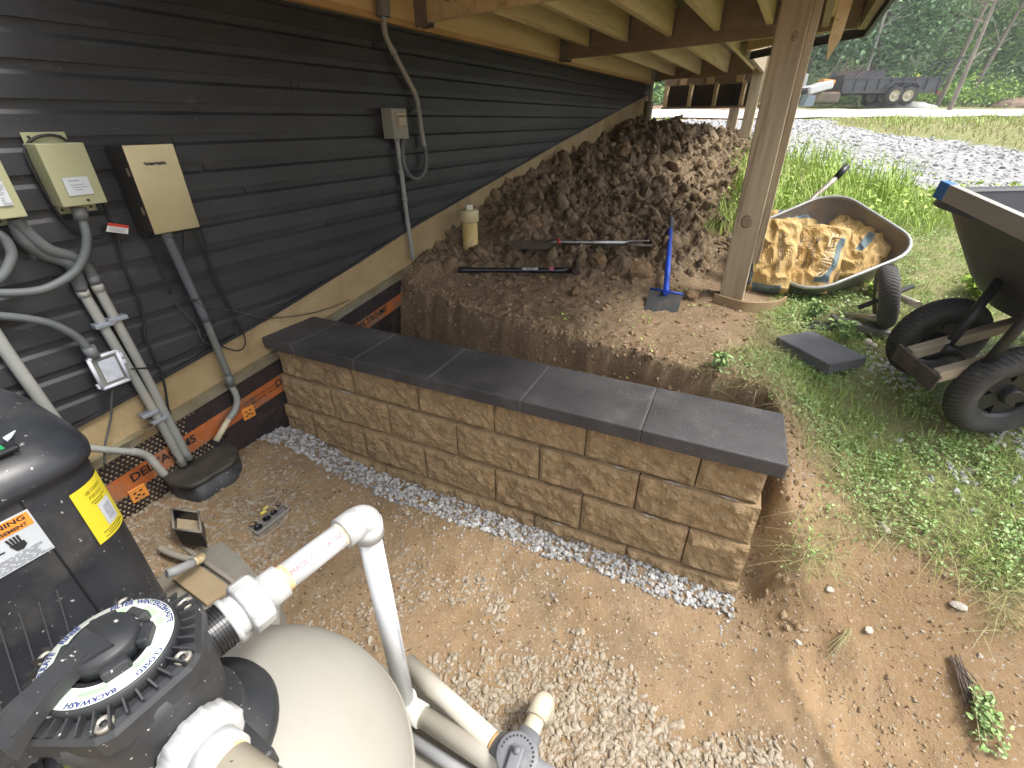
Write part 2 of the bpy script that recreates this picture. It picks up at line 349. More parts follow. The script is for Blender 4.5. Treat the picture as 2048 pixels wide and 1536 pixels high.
def _mk_ground():
    sdv, wid = exc_sd(X, Y); gm = grass_mask(X, Y); dm = drive_mask(X, Y); rm = road_mask(X, Y); pm = pile_mask(X, Y)
    o = np_mesh('ground', V, F, None, smooth=True)
    for nm, a in (('grass', gm), ('drive', np.clip(dm + 0 * rm, 0, 1)), ('pile', pm), ('inside', (sdv < .02).astype(float)), ('bench', sstep(1.25, 1.7, Y + .25 * X - .2 + .15 * fbm(X, Y, .5, 3, 151)))):
        at = o.data.attributes.new(nm, 'FLOAT', 'POINT'); at.data.foreach_set('value', np.asarray(a, 'f').ravel())
    m = bpy.data.materials.new('soil'); m.use_nodes = True; n = m.node_tree.nodes; l = m.node_tree.links; b = n['Principled BSDF']
    b.inputs['Roughness'].default_value = .95; b.inputs['Specular IOR Level'].default_value = .25
    tc = n.new('ShaderNodeTexCoord').outputs['Object']
    def noise(s, d=8, r=.6):
        q = n.new('ShaderNodeTexNoise'); q.inputs['Scale'].default_value = s; q.inputs['Detail'].default_value = d; q.inputs['Roughness'].default_value = r; l.new(tc, q.inputs['Vector']); return q.outputs['Fac']
    def ramp(f, a, bb, c0=0, c1=1):
        q = n.new('ShaderNodeMapRange'); q.inputs[1].default_value = a; q.inputs[2].default_value = bb; q.inputs[3].default_value = c0; q.inputs[4].default_value = c1; l.new(f, q.inputs[0]); return q.outputs[0]
    def mix(f, a, bb):
        q = n.new('ShaderNodeMix'); q.data_type = 'RGBA'; l.new(f, q.inputs['Factor'])
        for i, v in ((6, a), (7, bb)):
            if isinstance(v, tuple): q.inputs[i].default_value = (*v, 1)
            else: l.new(v, q.inputs[i])
        return q.outputs[2]
    def attr(nm): q = n.new('ShaderNodeAttribute'); q.attribute_name = nm; return q.outputs['Fac']
    tan = mix(ramp(noise(3.0), .35, .65), (.255, .172, .092), (.335, .235, .138))
    tan = mix(ramp(noise(1.3, 5), .52, .66), tan, (.20, .145, .092))
    brn = mix(ramp(noise(7, 9, .7), .35, .65), (.14, .098, .058), (.235, .172, .108))
    tan = mix(ramp(noise(.9, 8, .7), .50, .62), tan, mix(ramp(noise(5, 8, .7), .4, .6), (.175, .13, .085), (.25, .185, .115)))
    c = mix(attr('inside'), mix(ramp(noise(2.2), .38, .62), (.285, .188, .10), (.40, .275, .155)), tan)
    c = mix(attr('bench'), c, mix(ramp(noise(4, 8, .7), .38, .62), (.18, .122, .07), (.285, .20, .122))); c = mix(attr('pile'), c, brn)
    c = mix(ramp(noise(26, 6, .7), .56, .70), c, (.33, .26, .17))
    c = mix(ramp(noise(95, 2, .5), .66, .69), c, (.46, .42, .36))
    c = mix(ramp(noise(60, 2, .5), .34, .31), c, (.11, .07, .04))
    vo = n.new('ShaderNodeTexVoronoi'); vo.inputs['Scale'].default_value = 22; l.new(tc, vo.inputs['Vector']); sc_ = n.new('ShaderNodeSeparateColor'); l.new(vo.outputs['Color'], sc_.inputs[0])
    grv = mix(sc_.outputs[0], (.24, .235, .23), (.44, .44, .44))
    c = mix(attr('grass'), c, mix(ramp(noise(9), .35, .7), (.16, .20, .06), (.30, .26, .14)))
    c = mix(attr('drive'), c, grv)
    l.new(c, b.inputs['Base Color'])
    bp = n.new('ShaderNodeBump'); bp.inputs['Strength'].default_value = .75; bp.inputs['Distance'].default_value = .016; l.new(noise(48, 10, .75), bp.inputs['Height']); l.new(bp.outputs[0], b.inputs['Normal'])
    o.data.materials.append(m); tag(o, kind='structure'); return o
_mk_ground()
# ------------------------------------------------------------------ house wall
def SID(t):     # lower edge of the siding, stepping up the slope
    return np.interp(t, [-3, .434, 1.2, 1.785, 2.335, 4.516, 7.5], [.25, .615, .74, .856, .974, 1.357, 1.85])
def FLA(t): return np.interp(t, [-3, .5, 1.03, 1.24, 1.74, 2.09, 7.6], [.05, .477, .545, .572, .654, .71, 1.55])
sidm = M('dark vinyl siding', (.017, .0175, .0195), (.029, .030, .033), scale=3, rough=.45, bump=.25, bscale=140, bdist=.002, stretch=(1, 1, 3), c3=(.10, .095, .082), c3scale=5, c3lo=.62, c3hi=.92, speck=(.13, .125, .11), speck_scale=55, speck_lo=.74, spec=.4)
houseo = thing('house_wall', 'dark charcoal lap siding wall of the house with a tan skirt board climbing the slope', 'wall', HP(0, 2, .9))
E_ = .0975; T0, T1 = -3.0, 7.72
mb = MB(); k = 0
nseg = 60
for i in range(0, 26):
    z0 = -.35 + i * E_ + .0045; z1 = z0 + E_
    ts = np.linspace(T0, T1, nseg + 1)
    for a, b in zip(ts[:-1], ts[1:]):
        la, lb = float(SID(a)), float(SID(b))
        if z1 <= min(la, lb): continue
        za, zb = min(max(z0, la), z1), min(max(z0, lb), z1)
        f = lambda z: .017 - .004 * min(1, (z - z0) / (E_ * .60)) - .0065 * max(0, min(1, (z - z0 - E_ * .60) / (E_ * .12)))
        zs = [0, E_ * .60, E_ * .72, E_]; pa = [HP(f(max(za, z0 + q)), a, max(za, z0 + q)) for q in zs]; pb2 = [HP(f(max(zb, z0 + q)), b, max(zb, z0 + q)) for q in zs]
        mb.add(pa + pb2 + [HP(0, a, za), HP(0, b, zb)], [(0, 4, 5, 1), (1, 5, 6, 2), (2, 6, 7, 3), (0, 8, 9, 4)])
mb.build('siding', sidm, houseo, fix=False)
rr = random.Random(5); mb = MB()
for i in range(6, 24):
    z0 = -.35 + i * E_ + .0045
    for t in [rr.uniform(.2, 7) for _ in range(2)]:
        if z0 > SID(t) + .03: mb.box(HP(.0125, t, z0 + E_ * .45), HN * .0018, HT * .0007, UP * E_ * .46)
mb.build('siding_joint', M('joint dark', (.008, .008, .009), rough=.6), houseo)
tanm = M('tan skirt', (.30, .215, .105), (.38, .285, .15), scale=5, rough=.8, bump=.6, bscale=70, stretch=(1, 1, 1), bdist=.006, c3=(.16, .11, .055), c3scale=4, c3lo=.55, c3hi=.8)
mb = MB(); ts = np.linspace(T0, 7.75, 90)
for a, b in zip(ts[:-1], ts[1:]):
    mb.add([HP(.004, a, FLA(a) - .005), HP(.004, b, FLA(b) - .005), HP(.004, b, SID(b) + .02), HP(.004, a, SID(a) + .02)], [(0, 1, 2, 3)])
mb.build('skirt_board', tanm, houseo, fix=False)
mb = MB()     # trim lip under the siding
for a, b in zip(ts[:-1], ts[1:]):
    mb.box((HP(.0095, a, SID(a)) + HP(.0095, b, SID(b))) / 2, HN * .0095, (HP(0, b, SID(b)) - HP(0, a, SID(a))) / 2, UP * .0085)
mb.build('starter_strip', sidm, houseo)
mb = MB(); ts2 = np.linspace(T0, 2.6, 40)
for a, b in zip(ts2[:-1], ts2[1:]):
    A_, B_ = HP(.016, a, FLA(a)), HP(.016, b, FLA(b)); mb.box((A_ + B_) / 2 - UP * .018, HN * .010, (B_ - A_) / 2, UP * .018)
    mb.box((A_ + B_) / 2 + HN * .004 + UP * .003, HN * .016, (B_ - A_) / 2, UP * .003)
mb.build('metal_flashing', M('flashing', (.42, .40, .30), (.30, .27, .18), scale=9, rough=.35, metal=.6, c3=(.25, .17, .09), c3scale=7), houseo)
mb = MB(); mb.box(HP(-.06, 2.3, .15), HN * .055, HT * 5.45, UP * 1.0); mb.box(HP(-.06, 2.3, 2.3), HN * .055, HT * 5.45, UP * 1.2); mb.box(HP(-2, 7.78, 1.8), HN * 2.0, HT * .02, UP * 2.0)
mb.build('foundation', M('foundation', (.2, .19, .18), rough=.9), houseo)
cp = thing('downpipe', 'pale grey pipe standing at the far corner of the dark house wall', 'pipe', HP(.05, 7.6, 1.5))
pw = M('corner pipe', (.40, .39, .36), rough=.5)
mb = MB(); mb.tube([HP(.06, 7.55, 1.78), HP(.06, 7.55, 2.22)], .028); mb.build('pipe', pw, cp)
mb = MB(); mb.tube([HP(.06, 7.55, 1.40), HP(.06, 7.55, 1.78)], .055); mb.build('socket', M('corner socket', (.26, .23, .16), rough=.7), cp)

# ------------------------------------------------------------------ dimple membrane below the skirt
memb = thing('drainage_membrane', 'dark dimpled drainage membrane with orange printed band below the tan skirt board', 'membrane', HP(.02, 1.2, .3))
mb = MB(); tm = np.linspace(-.6, 2.35, 30)
mb_off = .012
for a, b in zip(tm[:-1], tm[1:]): mb.add([HP(mb_off, a, -.05), HP(mb_off, b, -.05), HP(mb_off, b, FLA(b) - .02), HP(mb_off, a, FLA(a) - .02)], [(0, 1, 2, 3)])
blk = M('membrane', (.020, .013, .014), (.032, .022, .022), scale=12, rough=.55, c3=(.12, .085, .05), c3scale=4, c3lo=.58, c3hi=.75)
mb.build('sheet', blk, memb, fix=False)
VH, FH = ico(1)
pos = []; on = []
a_ = math.atan2(.14, 1)
for i in range(150):
    for j in range(34):
        t = -.4 + i * .0185 + (j % 2) * .009; q = j * .0165
        z = FLA(t) - .05 - q
        if z < -.02: continue
        band = .122 < (FLA(t) - z) < .208
        pos.append(HP(mb_off, t, z)); on.append((band, t, z))
pos = np.array([p[:] for p in pos]); isb = np.array([q[0] for q in on]); tt = np.array([q[1] for q in on])
def bumps(P, r, name, mat):
    n_ = len(P); B = VH * r; Vv = (B[None] * np.array([1, 1, 1])) + P[:, None, :]; FF = (FH[None] + (np.arange(n_) * len(VH))[:, None, None]).reshape(-1, 3)
    return np_mesh(name, Vv.reshape(-1, 3), FF, mat, memb, smooth=True)
dusty = (tt + .16 * pnoise(pos[:, 0] * 5, pos[:, 2] * 6, 3)) < .80
_rub = isb & dusty & (pnoise(pos[:, 0] * 9, pos[:, 2] * 9, 6) > -.1)
bumps(pos[(~isb & dusty) | _rub], .0054, 'dusty_dimples', M('dimple dusty', (.36, .29, .18), (.16, .12, .07), scale=30, rough=.9))
bumps(pos[~isb & ~dusty], .0052, 'dark_dimples', blk)
orm = M('orange print', (.50, .135, .028), (.36, .10, .025), scale=14, rough=.6, c3=(.22, .15, .10), c3scale=6, c3lo=.46, c3hi=.60)
mb = MB(); tb = np.linspace(-.4, 2.3, 60)
for a, b in zip(tb[:-1], tb[1:]): mb.box((HP(.0145, a, FLA(a) - .165) + HP(.0145, b, FLA(b) - .165)) / 2, HN * .0015, (HP(0, b, FLA(b)) - HP(0, a, FLA(a))) / 2, UP * (.044 if a < 1.25 else .036))
mb.build('orange_band', orm, memb)
bumps(pos[isb & ~(dusty & (pnoise(pos[:, 0] * 9, pos[:, 2] * 9, 6) > -.1))], .0052, 'orange_dimples', orm)
inkm = M('black ink', (.02, .018, .017), rough=.6)
for tcen in (-.05, .62, 1.30, 1.86):
    fn = lambda x, y, tc=tcen: HP(.0195, tc + x, FLA(tc + x) - .155 + y)
    text('DELTA\u00ae-MS', .050, fn, inkm, memb, bold=.0012)
for tcen in (.27, .97, 1.1):
    for dy in (0, -.020): text('DELTA-MS   DELTA', .017, lambda x, y, tc=tcen, d=dy: HP(.0195, tc + x, FLA(tc + x) - .150 + y + d), inkm, memb)
for tcen, zz in ((1.0, .341), (.489, .298 - .05)):
    mb = MB(); mb.bbox(HP(.018, tcen, zz), HN * .004, HT * .03, UP * .03, .002); q = mb.build('orange_square', M('orange tag', (.75, .28, .04), rough=.6, c3=(.3, .2, .12), c3scale=20), memb)
    mb = MB()
    for dx, dz in ((-.012, .010), (.010, .012), (-.002, -.004), (.012, -.012), (-.014, -.012)): mb.box(HP(.023, tcen + dx, zz + dz), HN * .001, HT * .005, UP * .003)
    mb.build('printed_mark', inkm, memb)

# ------------------------------------------------------------------ deck
deck = thing('wooden_deck', 'weathered timber deck attached to the dark siding, seen from below with its posts', 'deck', HP(1.1, 3.5, 2.0))
wj = M('deck joist wood', (.62, .47, .25), (.72, .58, .34), scale=2.5, rough=.75, stretch=(1, 1, 6), bump=.2, bscale=30, bdist=.003, c3=(.22, .14, .07), c3scale=3, c3lo=.56, c3hi=.8, grain='t')
wl = M('ledger wood', (.58, .42, .20), (.68, .52, .27), scale=2, rough=.7, stretch=(1, 1, 7), bump=.2, bscale=30, bdist=.003, c3=(.34, .18, .07), c3scale=.8, c3lo=.58, c3hi=.8, grain='t')
wbm = M('beam wood brown', (.27, .205, .135), (.35, .275, .19), scale=3, rough=.8, bump=.25, bscale=20, bdist=.003, grain='w')
wdk = M('decking underside', (.19, .17, .145), (.27, .245, .21), scale=4, rough=.85, bump=.3, bscale=50, bdist=.003)
wp = M('post wood', (.33, .265, .175), (.45, .37, .255), scale=5, rough=.85, stretch=(6, 6, .35), bump=.35, bscale=14, bdist=.004, c3=(.13, .085, .05), c3scale=4, c3lo=.57, c3hi=.75)
gal = M('galvanized', (.28, .29, .30), rough=.45, metal=.7)
TE = .75     # near end of the deck, overhead
mb = MB(); mb.box(HP(.028, (TE + 7.7) / 2, 2.12), HN * .019, HT * (7.7 - TE) / 2, UP * .12); mb.build('ledger', wl, deck)
mb = MB(); mb.box(HP(.020, (TE + 7.7) / 2, 1.992), HN * .028, HT * (7.7 - TE) / 2, UP * .014); mb.build('ledger_trim', M('trim orange wood', (.42, .25, .10), (.50, .32, .14), scale=4, rough=.75), deck)
beams = [(HP(.05, 2.50), HP(2.17, 2.06)), (HP(.05, 4.43), HP(2.15, 3.80)), (HP(.05, 7.70), HP(1.42, 7.22)), (HP(.05, .98), HP(2.17, .80))]
for i, (a, b) in enumerate(beams):
    zb = 2.0 if i != 2 else 2.03
    mb = MB(); mb.bar(a + UP * (zb + .115), b + UP * (zb + .115), .04, .23); mb.build('beam', wj if i == 0 else wbm, deck)
    mb = MB(); d = (b - a).normalized(); s = d.cross(UP)
    for sg in (-1, 1): mb.box(a + d * .05 + s * sg * .024 + UP * (zb + .09), d * .05, s * .0015, UP * .11)
    mb.box(a + d * .05 + UP * (zb - .002), d * .05, s * .028, UP * .0015); mb.build('joist_hanger', gal, deck)
def cross_t(w_, bm):     # where a line of constant w meets a beam
    a, b = bm; aw, at = a.dot(HN) + 2, a.dot(HT); bw, bt = b.dot(HN) + 2, b.dot(HT); return at + (bt - at) * (w_ - aw) / (bw - aw)
segs = [(3, 0), (0, 1), (1, 2)]
for (p, q) in segs:
    for w_ in (.335, .68, 1.03, 1.36, 1.68, 2.0):
        if q == 2 and w_ > 1.4: continue
        ta, tb_ = cross_t(w_, beams[p]) + .025, cross_t(w_, beams[q]) - .025
        mb = MB(); mb.box(HP(w_, (ta + tb_) / 2, 2.155), HN * .019, HT * (tb_ - ta) / 2, UP * .09); mb.build('joist', wj, deck)
        mb = MB()
        for t_, sg in ((ta, 1), (tb_, -1)):
            for s2 in (-1, 1): mb.box(HP(w_ + s2 * .0215, t_ + sg * .02, 2.14), HN * .0015, HT * .02, UP * .08)
        mb.build('joist_hanger', gal, deck)
# outer rim, its diagonal return, and the narrower far part
fas = M('black fascia', (.022, .021, .022), rough=.6)
def board(a, b, z0, z1, th, mat, nm):
    mb = MB(); mb.bar(a + UP * (z0 + z1) / 2, b + UP * (z0 + z1) / 2, th, z1 - z0); return mb.build(nm, mat, deck)
board(HP(2.185, TE), HP(2.185, 4.11), 2.03, 2.26, .038, wbm, 'rim_board')
board(HP(2.22, TE), HP(2.22, 4.17), 2.0, 2.30, .018, fas, 'fascia')
board(HP(2.19, 4.14), HP(1.46, 5.14), 2.06, 2.26, .038, wj, 'rim_board')
board(HP(2.225, 4.165), HP(1.485, 5.175), 2.0, 2.055, .018, fas, 'fascia')
board(HP(1.46, 5.16), HP(1.46, 7.25), 2.03, 2.26, .038, wbm, 'rim_board')
for i in range(70):     # decking across the joists
    t0 = TE + i * .10; wmax = 2.25 if t0 < 4.1 else max(1.49, 2.25 - (t0 - 4.1) * .75)
    if t0 > 7.6: break
    mb = MB(); mb.box(HP((wmax + .03) / 2, t0 + .047, 2.262), HN * (wmax - .03) / 2, HT * .0494, UP * .0125); mb.build('deck_board', wdk, deck)
# posts
def post(w_, t_, z0, z1, extra, nm='post', lean=Vector()):
    c = HP(w_, t_); h = (z1 - z0) / 2; az = UP * h + lean * h
    mb = MB(); mb.bbox(c + UP * (z0 + h), HN * .061, HT * .061, az, .005); po = mb.build(nm, wp, deck)
    if extra:
        mb = MB(); mb.bbox(c + HN * .078 + HT * .012 + UP * (z0 + h + .22) + lean * .22, HN * .0165, HT * .05, az * ((h - .22) / h), .003); mb.build('post_side_board', wp, deck)
    return po
P1 = Vector((1.229, 2.50, 0)); pw_, pt_ = P1.dot(HN) + 2, P1.dot(HT)
LEAN = Vector((-.019, 0, 0)); post(pw_, pt_, .45, 2.26, True, lean=LEAN)
c = HP(pw_, pt_)
for kx, kz, kr in ((-.005, 1.10, .026), (.02, 1.86, .014)):
    mb = MB(); ctr = c - HT * .0617 + HN * kx + UP * kz + LEAN * (kz - 1.355); mb.lathe(ctr, [(kr, 0), (kr * .8, .0006), (.0, .0008)], axis=-HT, seg=20, fn=lambda a, r, h: 1 + .25 * math.sin(a) ** 2); mb.build('knot', M('knot', (.20, .145, .09), (.34, .265, .18), scale=90, rough=.9), deck)
P2 = Vector((2.90, 6.5, 0)); post(P2.dot(HN) + 2, P2.dot(HT), 1.3, 2.26, True)
P3 = Vector((3.02, 7.25, 0)); post(P3.dot(HN) + 2, P3.dot(HT), 1.3, 2.26, False)
mb = MB(); q = c + HN * .175 + HT * .05
mb.prism([q + HN * a + UP * z for a, z in ((-.02, 1.775), (.012, 1.86), (.022, 2.26), (-.032, 2.26), (-.034, 1.86))], HT * .038); mb.build('hanging_brace', wj, deck)
board(HP(pw_ + .11, pt_ - .9), HP(pw_ + .11, pt_ + 1.3), 2.02, 2.2, .035, wbm, 'carrying_beam')
# slatted skirt frame below the far part of the deck
ta, tb_ = HP(.15, 7.95), HP(1.5, 7.35)
d = (tb_ - ta).normalized(); nrm = d.cross(UP)
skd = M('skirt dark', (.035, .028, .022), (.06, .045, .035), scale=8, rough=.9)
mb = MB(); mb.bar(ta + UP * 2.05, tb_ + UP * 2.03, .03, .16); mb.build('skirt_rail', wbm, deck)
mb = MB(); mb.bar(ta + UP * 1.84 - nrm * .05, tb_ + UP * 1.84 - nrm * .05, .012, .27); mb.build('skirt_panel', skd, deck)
mb = MB(); mb.bar(ta + UP * 1.70, tb_ + UP * 1.70, .04, .025); mb.build('skirt_rail', wbm, deck)
for f in (.03, .3, .56, .82, .98):
    p = ta.lerp(tb_, f); mb = MB(); mb.box(p + UP * 1.84, d * .022, nrm * .02, UP * .145); mb.build('skirt_stud', wj, deck)
for f in (.12, .22, .4, .5, .68, .78):
    p = ta.lerp(tb_, f); mb = MB(); mb.box(p + UP * 2.06 + nrm * .03, d * .05, nrm * .008, UP * .09); mb.build('skirt_block', wj if int(f * 100) % 4 else wbm, deck)

# ------------------------------------------------------------------ retaining wall
rw = thing('retaining_wall', 'low tan split-face block retaining wall with dark coping slabs', 'wall', WP(1.1, .15, 0))
blkm = M('split face block', (.27, .182, .092), (.37, .26, .14), scale=22, rough=.92, bump=1.0, bscale=60, bdist=.010, detail=8, c3=(.18, .12, .065), c3scale=5, c3lo=.52, c3hi=.80, speck=(.5, .42, .3), speck_scale=150, speck_lo=.66)
def split_block(u0, u1, z0, z1, v0, depth, end=False):
    """block with smooth bed faces and a rough broken front"""
    g = .0022; u0 += g; u1 -= g; z1 -= .0025; nu = max(4, int((u1 - u0) / .009)); nz = max(4, int((z1 - z0) / .009)); mb = MB(); vs = []
    for j in range(nz + 1):
        for i in range(nu + 1):
            fu, fz = i / nu, j / nz; u = u0 + (u1 - u0) * fu; z = z0 + (z1 - z0) * fz
            e = min(fu * (u1 - u0), (1 - fu) * (u1 - u0)); ez = min(fz * (z1 - z0), (1 - fz) * (z1 - z0)); rim = min(1, max(0, min(e, ez) - .004) / .009)
            n1 = float(fbm(np.array([u * 1.0 + z0 * 7]), np.array([z * 1.15]), .062, 3, int(u0 * 97) % 200, .6)[0])
            v = v0 - rim * (.007 + .011 * n1) + (1 - rim) * .002
            vs.append(WP(u, v, z))
    W = nu + 1; fs = [(j * W + i, j * W + i + 1, (j + 1) * W + i + 1, (j + 1) * W + i) for j in range(nz) for i in range(nu)]
    mb.add(vs, fs)
    b = [WP(u0, v0 + depth, z0), WP(u1, v0 + depth, z0), WP(u1, v0 + depth, z1), WP(u0, v0 + depth, z1)]; f0 = len(mb.v); mb.v += [tuple(p) for p in b]
    fr = [0, nu, nz * W + nu, nz * W]
    top = [nz * W + i for i in range(nu + 1)]; bot = list(range(nu + 1)); lef = [j * W for j in range(nz + 1)]; rig = [j * W + nu for j in range(nz + 1)]
    for f in (tuple(top) + (f0 + 2, f0 + 3), tuple(bot) + (f0 + 1, f0), tuple(lef) + (f0 + 3, f0), tuple(rig) + (f0 + 2, f0 + 1), (f0, f0 + 1, f0 + 2, f0 + 3)):
        mb.f.append(f); mb.m.append(0); mb.sm.append(False)
    return mb.build('wall_block', blkm, rw)
def uend(v, z): # u where a line of constant v meets the house membrane
    return 2.245 - v * .06
courses = [([.035, .235, .63, 1.01, 1.375, 1.735, 2.10, 2.19], .449, .604, .045), ([.022, .418, .803, 1.18, 1.535, 1.872, 2.20], .283, .449, .026),
           ([.016, .217, .612, .991, 1.346, 1.69, 2.02, 2.205], .110, .283, .007), ([.012, .414, .801, 1.19, 1.57, 1.95, 2.215], .0, .110, -.012)]
for us, z0, z1, v0 in courses:
    for a, b in zip(us[:-1], us[1:]): split_block(a, b, z0, z1, v0, .235 if v0 > 0 else .24)
cap = M('charcoal coping', (.035, .033, .0345), (.068, .064, .066), scale=4, rough=.62, bump=.35, bscale=260, bdist=.002, c3=(.11, .105, .10), c3scale=5, c3lo=.55, c3hi=.85, speck=(.18, .17, .165), speck_scale=190, speck_lo=.68)
capj = M('coping joint mortar', (.13, .125, .12), rough=.9)
cu = [0, .439, .874, 1.275, 1.664, 2.019, 2.215]
for a, b in zip(cu[:-1], cu[1:]):
    mb = MB(); mb.bbox(WP((a + b) / 2, .155, .6325), WD * ((b - a) / 2 - .0018), WN * .155, UP * .0275, .0055); mb.build('coping_slab', cap, rw)
mb = MB()
for u in cu[1:-1]: mb.box(WP(u, .155, .6315), WD * .0016, WN * .152, UP * .0262)
mb.build('joint', capj, rw)
eff = M('white residue', (.46, .42, .36), (.30, .24, .17), scale=90, rough=.95)
mb = MB()
for u, z, v, L in ((.30, .4505, .032, .035), (.50, .4505, .034, .025), (1.78, .4505, .033, .035), (.12, .4505, .034, .03), (.36, .2845, .013, .03), (.7, .112, -.006, .02)):
    poly = [WP(u + L * math.cos(a) * (1 + .35 * math.sin(3 * a + u * 9)), v + .005 * math.sin(a) * (1 + .5 * math.sin(5 * a + u * 7)), z) for a in np.linspace(0, 6.28, 14)[:-1]]; mb.prism(poly, UP * .002)
mb.build('mortar_smear', eff, rw)
# ------------------------------------------------------------------ pool equipment
bp = M('black plastic', (.018, .020, .025), (.034, .036, .042), scale=5, rough=.38, bump=.06, bscale=120, bdist=.001, c3=(.12, .112, .095), c3scale=4, c3lo=.50, c3hi=.9, speck=(.34, .33, .30), speck_scale=75, speck_lo=.705)
bp2 = M('black plastic dusty', (.017, .019, .023), (.048, .049, .050), scale=7, rough=.5, bump=.08, bscale=150, bdist=.001, speck=(.45, .44, .40), speck_scale=110, speck_lo=.70)
bpl = M('black plastic clean', (.012, .013, .015), rough=.35)
white = M('white pvc', (.52, .53, .53), (.46, .465, .465), scale=6, rough=.32, speck=(.45, .44, .42), speck_scale=70, speck_lo=.74)
stain = M('primer stain', (.62, .42, .16), (.76, .68, .50), scale=40, rough=.5)
cream = M('aged cream pvc', (.52, .46, .33), (.60, .55, .43), scale=9, rough=.5, c3=(.42, .32, .18), c3scale=7, c3lo=.6, c3hi=.85, speck=(.12, .10, .08), speck_scale=90, speck_lo=.70)
label_w = M('label white', (.50, .53, .56), (.44, .47, .49), scale=8, rough=.45)
lab_or = M('label orange', (.75, .27, .04), rough=.5)
lab_ye = M('label yellow', (.64, .54, .03), rough=.5)
ink = M('ink', (.02, .02, .022), rough=.6)
faint = M('faint ink', (.25, .26, .28), rough=.6)

# heater: lofted rounded-square cabinet with domed lid, square to the house
hc = Vector((-1.395, .755, 0)); HX, HY = HN, HT
heater = thing('pool_heater', 'black pool heat pump cabinet with domed lid, yellow and white warning labels', 'heater', hc)
def ring(h, z, e=5.5, n_=72): return superring(hc + UP * z, HX, HY, h, h, e, n_)
mb = MB(); mb.loft([ring(.285, .05), ring(.292, .10), ring(.297, .30), ring(.300, .6), ring(.302, .84), ring(.30, .85)]); mb.build('cabinet', bp, heater)
mb = MB(); mb.loft([ring(.306, .842), ring(.315, .846), ring(.317, .862), ring(.311, .885, 5), ring(.294, .91, 4.6), ring(.262, .93, 4.2), ring(.20, .944, 3), ring(.150, .950, 2.4), ring(.142, .948, 2.2), ring(.136, .925, 2.1), ring(.10, .918, 2), ring(.02, .917, 2)], cap1=True)
lid = mb.build('lid', bp, heater)
mb = MB(); mb.tube([hc + UP * .925 + Vector((math.cos(a), math.sin(a), 0)) * .118 for a in np.linspace(0, 2 * math.pi, 33)], .007, 8); mb.build('grille_ring', bpl, heater)
for k in range(7):
    r = .018 + .014 * k; mb = MB(); mb.tube([hc + UP * .927 + Vector((math.cos(a), math.sin(a), 0)) * r for a in np.linspace(0, 2 * math.pi, 29)], .0022, 6); mb.build('grille_ring', bpl, heater)
dspc = Zp(8, 898, .938)
mb = MB(); mb.bbox(dspc - HT * .03, HN * .022, HT * .05, UP * .006, .004); dp = mb.build('display', bpl, heater)
mb = MB(); mb.box(dspc - HT * .028 + UP * .0068, HN * .012, HT * .028, UP * .0008); mb.build('screen', M('green screen', (.02, .28, .10), rough=.3), dp)
a_, b_ = Zp(32, 862, .945), Zp(10, 880, .945)
mb = MB(); mb.prism([a_, a_.lerp(b_, .6) + HN * .011, b_ + HN * .012, b_ - HN * .010], UP * .003); mb.build('badge', M('badge', (.55, .60, .68), rough=.4), heater)
# seam in the cabinet and slanting louvre lines on the side facing the filter
for t_ in (.14,):
    mb = MB(); mb.box(hc + HX * .2985 + HY * t_ + UP * .46, HX * .0045, HY * .0018, UP * .385); mb.build('seam', bpl, heater)
rib = M('louvre', (.06, .062, .068), rough=.4)
for i in range(9):
    y0 = -.22 + i * .034; mb = MB(); mb.bar(hc + HX * .3005 + HY * y0 + UP * (.40 - i * .008), hc + HX * .302 + HY * (y0 + .05) + UP * .58, .003, .004, up=HX); mb.build('louvre', rib, heater)
# white and orange warning label on the cabinet face
def face(x, z, o=.0): return hc + HX * (.3035 + o) + HY * x + UP * z
def flabel(cx, cz, w_, h_, mat, nm, par, o=0): mb = MB(); mb.box(face(cx, cz, o), HX * .0006, HY * w_ / 2, UP * h_ / 2); return mb.build(nm, mat, par)
wx, wz = .0845, .752
wlab = flabel(wx, wz, .116, .122, label_w, 'warning_label', heater); flabel(wx, wz + .040, .109, .034, lab_or, 'orange_header', wlab, .001)
text('WARNING', .0165, lambda x, y: face(wx + x, wz + .048 + y, .0022), ink, wlab, bold=.0004, sx=1.2)
text('AVERTISSEMENT', .0112, lambda x, y: face(wx + x, wz + .031 + y, .0022), ink, wlab, bold=.0004, sx=1.1)
mb = MB()
for k in range(4): mb.bar(face(wx + .003 + k * .006, wz + .016, .002), face(wx + .006 + k * .005, wz - .004, .002), .0038, .001, up=HX)
mb.prism([face(wx + a, wz + b, .0015) for a, b in ((.002, -.002), (.026, -.002), (.027, -.014), (.018, -.022), (.008, -.020))], HX * .0012)
mb.bar(face(wx - .040, wz + .008, .002), face(wx - .020, wz + .006, .002), .003, .001, up=HX); mb.bar(face(wx - .020, wz + .006, .002), face(wx - .026, wz - .006, .002), .003, .001, up=HX); mb.bar(face(wx - .026, wz - .006, .002), face(wx - .008, wz - .008, .002), .003, .001, up=HX)
mb.build('hand_symbol', ink, wlab)
mb = MB(); rr = random.Random(2)
for r_, zz in enumerate(np.linspace(-.028, -.056, 8)):
    x = -.050
    while x < .036:
        L = rr.uniform(.008, .022); mb.box(face(wx + x + L / 2, wz + zz, .0012), HX * .0004, HY * L / 2, UP * .0011); x += L + .004
mb.build('small_print', faint, wlab)
flabel(-.225, .50, .10, .09, label_w, 'rating_label', heater)
